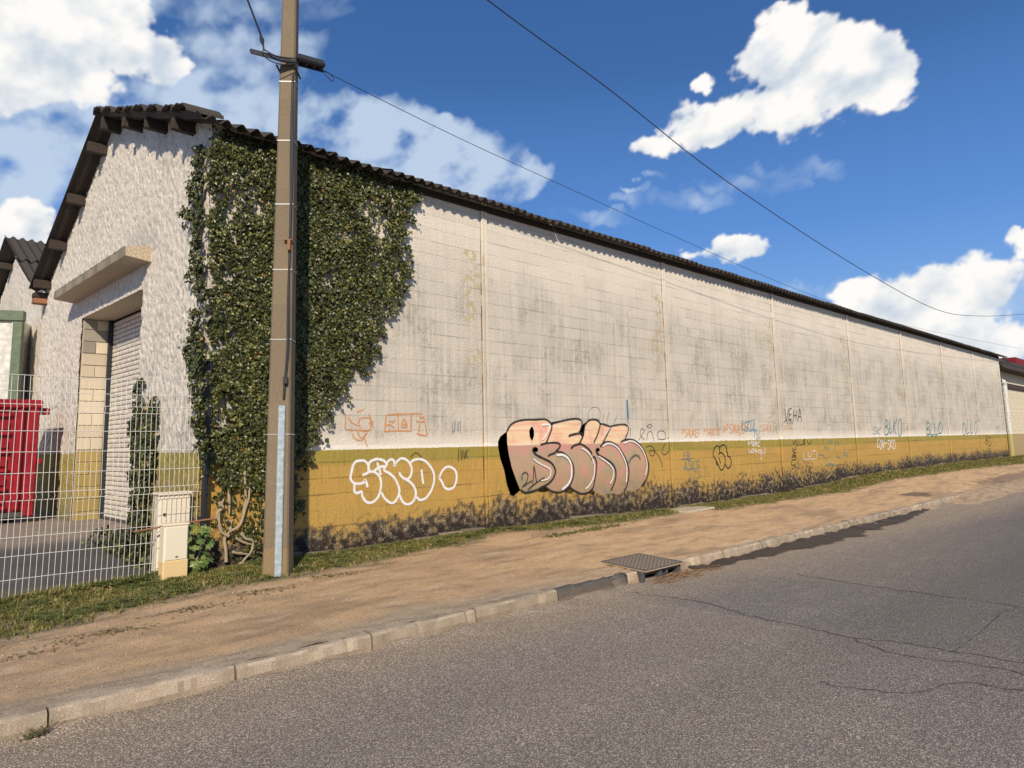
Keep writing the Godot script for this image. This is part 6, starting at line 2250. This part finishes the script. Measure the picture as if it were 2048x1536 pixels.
		["S", "orange", 0.02, 0.9, [15.18,0.315,15.1,0.32,15.05,0.267,15.09,0.232,15.14,0.184,15.09,0.121,15.01,0.141]],
		["S", "orange", 0.02, 0.9, [15.16,0.113,15.22,0.253,15.26,0.323,15.27,0.244,15.27,0.104]],
		["S", "orange", 0.02, 0.9, [15.17,0.175,15.27,0.19]],
		["S", "orange", 0.02, 0.9, [15.35,0.342,15.32,0.208,15.34,0.145,15.37,0.15,15.43,0.247,15.45,0.328]],
		["S", "orange", 0.02, 0.9, [15.48,0.312,15.45,0.0543]],
		["S", "orange", 0.02, 0.9, [15.59,0.295,15.48,0.18,15.54,0.075]],
		["S", "orange", 0.02, 0.9, [15.76,0.343,15.65,0.309,15.64,0.222,15.7,0.222]],
		["S", "orange", 0.02, 0.9, [15.64,0.221,15.61,0.119,15.72,0.13]],
		["S", "orange", 0.02, 0.9, [15.8,0.31,15.83,0.217]],
		["S", "orange", 0.02, 0.9, [15.92,0.323,15.82,0.206,15.78,0.0987]],
	],
	"orange_tag_d": [
		["S", "orange", 0.018, 0.6, [16.66,0.31,16.6,0.314,16.56,0.279,16.6,0.242,16.64,0.19,16.59,0.146,16.52,0.164]],
		["S", "orange", 0.018, 0.6, [16.79,0.304,16.73,0.323,16.67,0.279,16.72,0.249,16.76,0.214,16.72,0.167,16.65,0.172]],
		["S", "orange", 0.018, 0.6, [16.78,0.157,16.84,0.277,16.87,0.324,16.89,0.273,16.88,0.163]],
		["S", "orange", 0.018, 0.6, [16.8,0.221,16.88,0.223]],
		["S", "orange", 0.018, 0.6, [16.94,0.328,16.92,0.221,16.92,0.133,16.97,0.16,17.01,0.242,17.03,0.313]],
		["S", "orange", 0.018, 0.6, [17.07,0.327,17.04,0.161]],
		["S", "orange", 0.018, 0.6, [17.16,0.315,17.06,0.218,17.12,0.142]],
		["S", "orange", 0.018, 0.6, [17.23,0.335,17.22,0.216,17.17,0.0949]],
	],
	"blue_tag": [
		["S", "skyblue", 0.024, 0.75, [15.71,0.391,15.63,0.392,15.62,0.292,15.68,0.296]],
		["S", "skyblue", 0.024, 0.75, [15.61,0.282,15.6,0.178,15.68,0.176]],
		["S", "skyblue", 0.024, 0.75, [15.89,0.384,15.79,0.367,15.76,0.277,15.83,0.264]],
		["S", "skyblue", 0.024, 0.75, [15.76,0.265,15.74,0.166,15.84,0.184]],
		["S", "skyblue", 0.024, 0.75, [15.92,0.407,15.88,0.176]],
		["S", "skyblue", 0.024, 0.75, [16.02,0.395,15.91,0.284,15.98,0.173]],
		["S", "skyblue", 0.024, 0.75, [16.08,0.386,16.04,0.247,16.05,0.172,16.1,0.177,16.16,0.272,16.2,0.381]],
		["S", "skyblue", 0.024, 0.75, [16.24,0.397,16.22,0.271,16.18,0.171,16.28,0.177]],
		["S", "skyblue", 0.022, 0.7, [16.17,0.189,16.29,0.178]],
		["S", "skyblue", 0.022, 0.7, [16.23,0.186,16.19,0.0118]],
		["S", "skyblue", 0.022, 0.7, [16.39,0.17,16.33,0.186,16.3,0.125,16.33,0.0963,16.36,0.022,16.32,-0.0267,16.26,-0.0145]],
		["S", "skyblue", 0.022, 0.7, [16.47,0.195,16.44,0.0974,16.4,-0.016,16.51,0.0193]],
		["S", "slate", 0.012, 0.8, [15.99,0.665,15.96,0.36]],
		["S", "skyblue", 0.02, 0.7, [15.6,0.331,15.92,0.388,16.3,0.446]],
		["S", "skyblue", 0.02, 0.6, [15.61,0.222,15.94,0.167,16.3,0.222]],
	],
	"blue_grey_tag": [
		["S", "slate", 0.02, 0.7, [13.19,-0.265,13.09,-0.283,13.07,-0.336,13.15,-0.327]],
		["S", "slate", 0.02, 0.7, [13.07,-0.338,13.06,-0.403,13.15,-0.392]],
		["S", "slate", 0.02, 0.7, [13.19,-0.434,13.21,-0.352,13.23,-0.261,13.31,-0.288,13.3,-0.322,13.22,-0.339,13.31,-0.381,13.28,-0.431,13.2,-0.42]],
		["S", "teal", 0.026, 0.5, [13.03,-0.643,13.12,-0.507,13.14,-0.446,13.15,-0.518,13.17,-0.653]],
		["S", "teal", 0.026, 0.5, [13.06,-0.578,13.17,-0.561]],
		["S", "teal", 0.026, 0.5, [13.36,-0.463,13.27,-0.447,13.24,-0.493,13.28,-0.517,13.33,-0.568,13.29,-0.623,13.2,-0.621]],
		["S", "teal", 0.026, 0.5, [13.38,-0.447,13.37,-0.626]],
		["S", "teal", 0.026, 0.5, [13.51,-0.448,13.38,-0.549,13.48,-0.642]],
		["S", "teal", 0.026, 0.5, [13.68,-0.473,13.6,-0.451,13.56,-0.487,13.59,-0.544,13.67,-0.583,13.61,-0.625,13.51,-0.619]],
		["S", "slate", 0.024, 0.45, [13.28,-0.647,13.26,-0.731,13.23,-0.813,13.35,-0.794]],
		["S", "slate", 0.024, 0.45, [13.42,-0.664,13.55,-0.678]],
		["S", "slate", 0.024, 0.45, [13.49,-0.669,13.44,-0.812]],
		["S", "slate", 0.024, 0.45, [13.69,-0.683,13.63,-0.677,13.59,-0.704,13.63,-0.734,13.68,-0.767,13.62,-0.807,13.56,-0.795]],
		["S", "slate", 0.02, 0.6, [12.95,-0.406,13.34,-0.407]],
		["S", "teal", 0.02, 0.5, [13.06,-0.611,13.51,-0.623]],
	],
	"slate_far": [
		["S", "slate", 0.04, 0.5, [40.17,0.285,40.77,0.307]],
		["S", "slate", 0.04, 0.5, [40.46,0.331,40.2,-0.0475]],
		["S", "slate", 0.04, 0.5, [40.96,0.353,40.83,0.167,40.63,0.00516]],
		["S", "darkolive", 0.05, 0.6, [37.91,-0.472,38.06,-0.296,38.2,-0.11,38.42,-0.166,38.37,-0.265,38.11,-0.306,38.44,-0.344,38.26,-0.47,37.94,-0.461]],
		["S", "darkolive", 0.05, 0.6, [39.11,-0.179,38.8,-0.177,38.62,-0.254,38.79,-0.345,38.96,-0.463,38.76,-0.55,38.42,-0.529]],
	],
	"black_left": [
		["S", "slate", 0.012, 0.6, [6.84,0.327,6.86,0.151,6.89,0.33]],
		["S", "slate", 0.012, 0.6, [6.9,0.365,6.9,0.252,6.89,0.163]],
		["S", "slate", 0.012, 0.6, [6.94,0.332,6.95,0.174,6.98,0.333]],
		["S", "slate", 0.012, 0.6, [7,0.352,7,0.24,6.99,0.147]],
	],
	"dark_caret": [
		["S", "darkolive", 0.018, 0.7, [6.08,-0.173,6.18,-0.111,6.28,-0.179]],
		["S", "darkolive", 0.016, 0.6, [6.96,-0.0753,6.96,-0.179,6.95,-0.258]],
		["S", "darkolive", 0.016, 0.6, [7,-0.0834,7.02,-0.238,7.04,-0.0843]],
		["S", "darkolive", 0.016, 0.6, [7.06,-0.108,7.07,-0.227,7.1,-0.0965]],
		["S", "darkolive", 0.016, 0.6, [7.11,-0.0907,7.1,-0.222]],
		["S", "darkolive", 0.016, 0.6, [7.14,-0.0916,7.11,-0.16,7.14,-0.221]],
	],
}
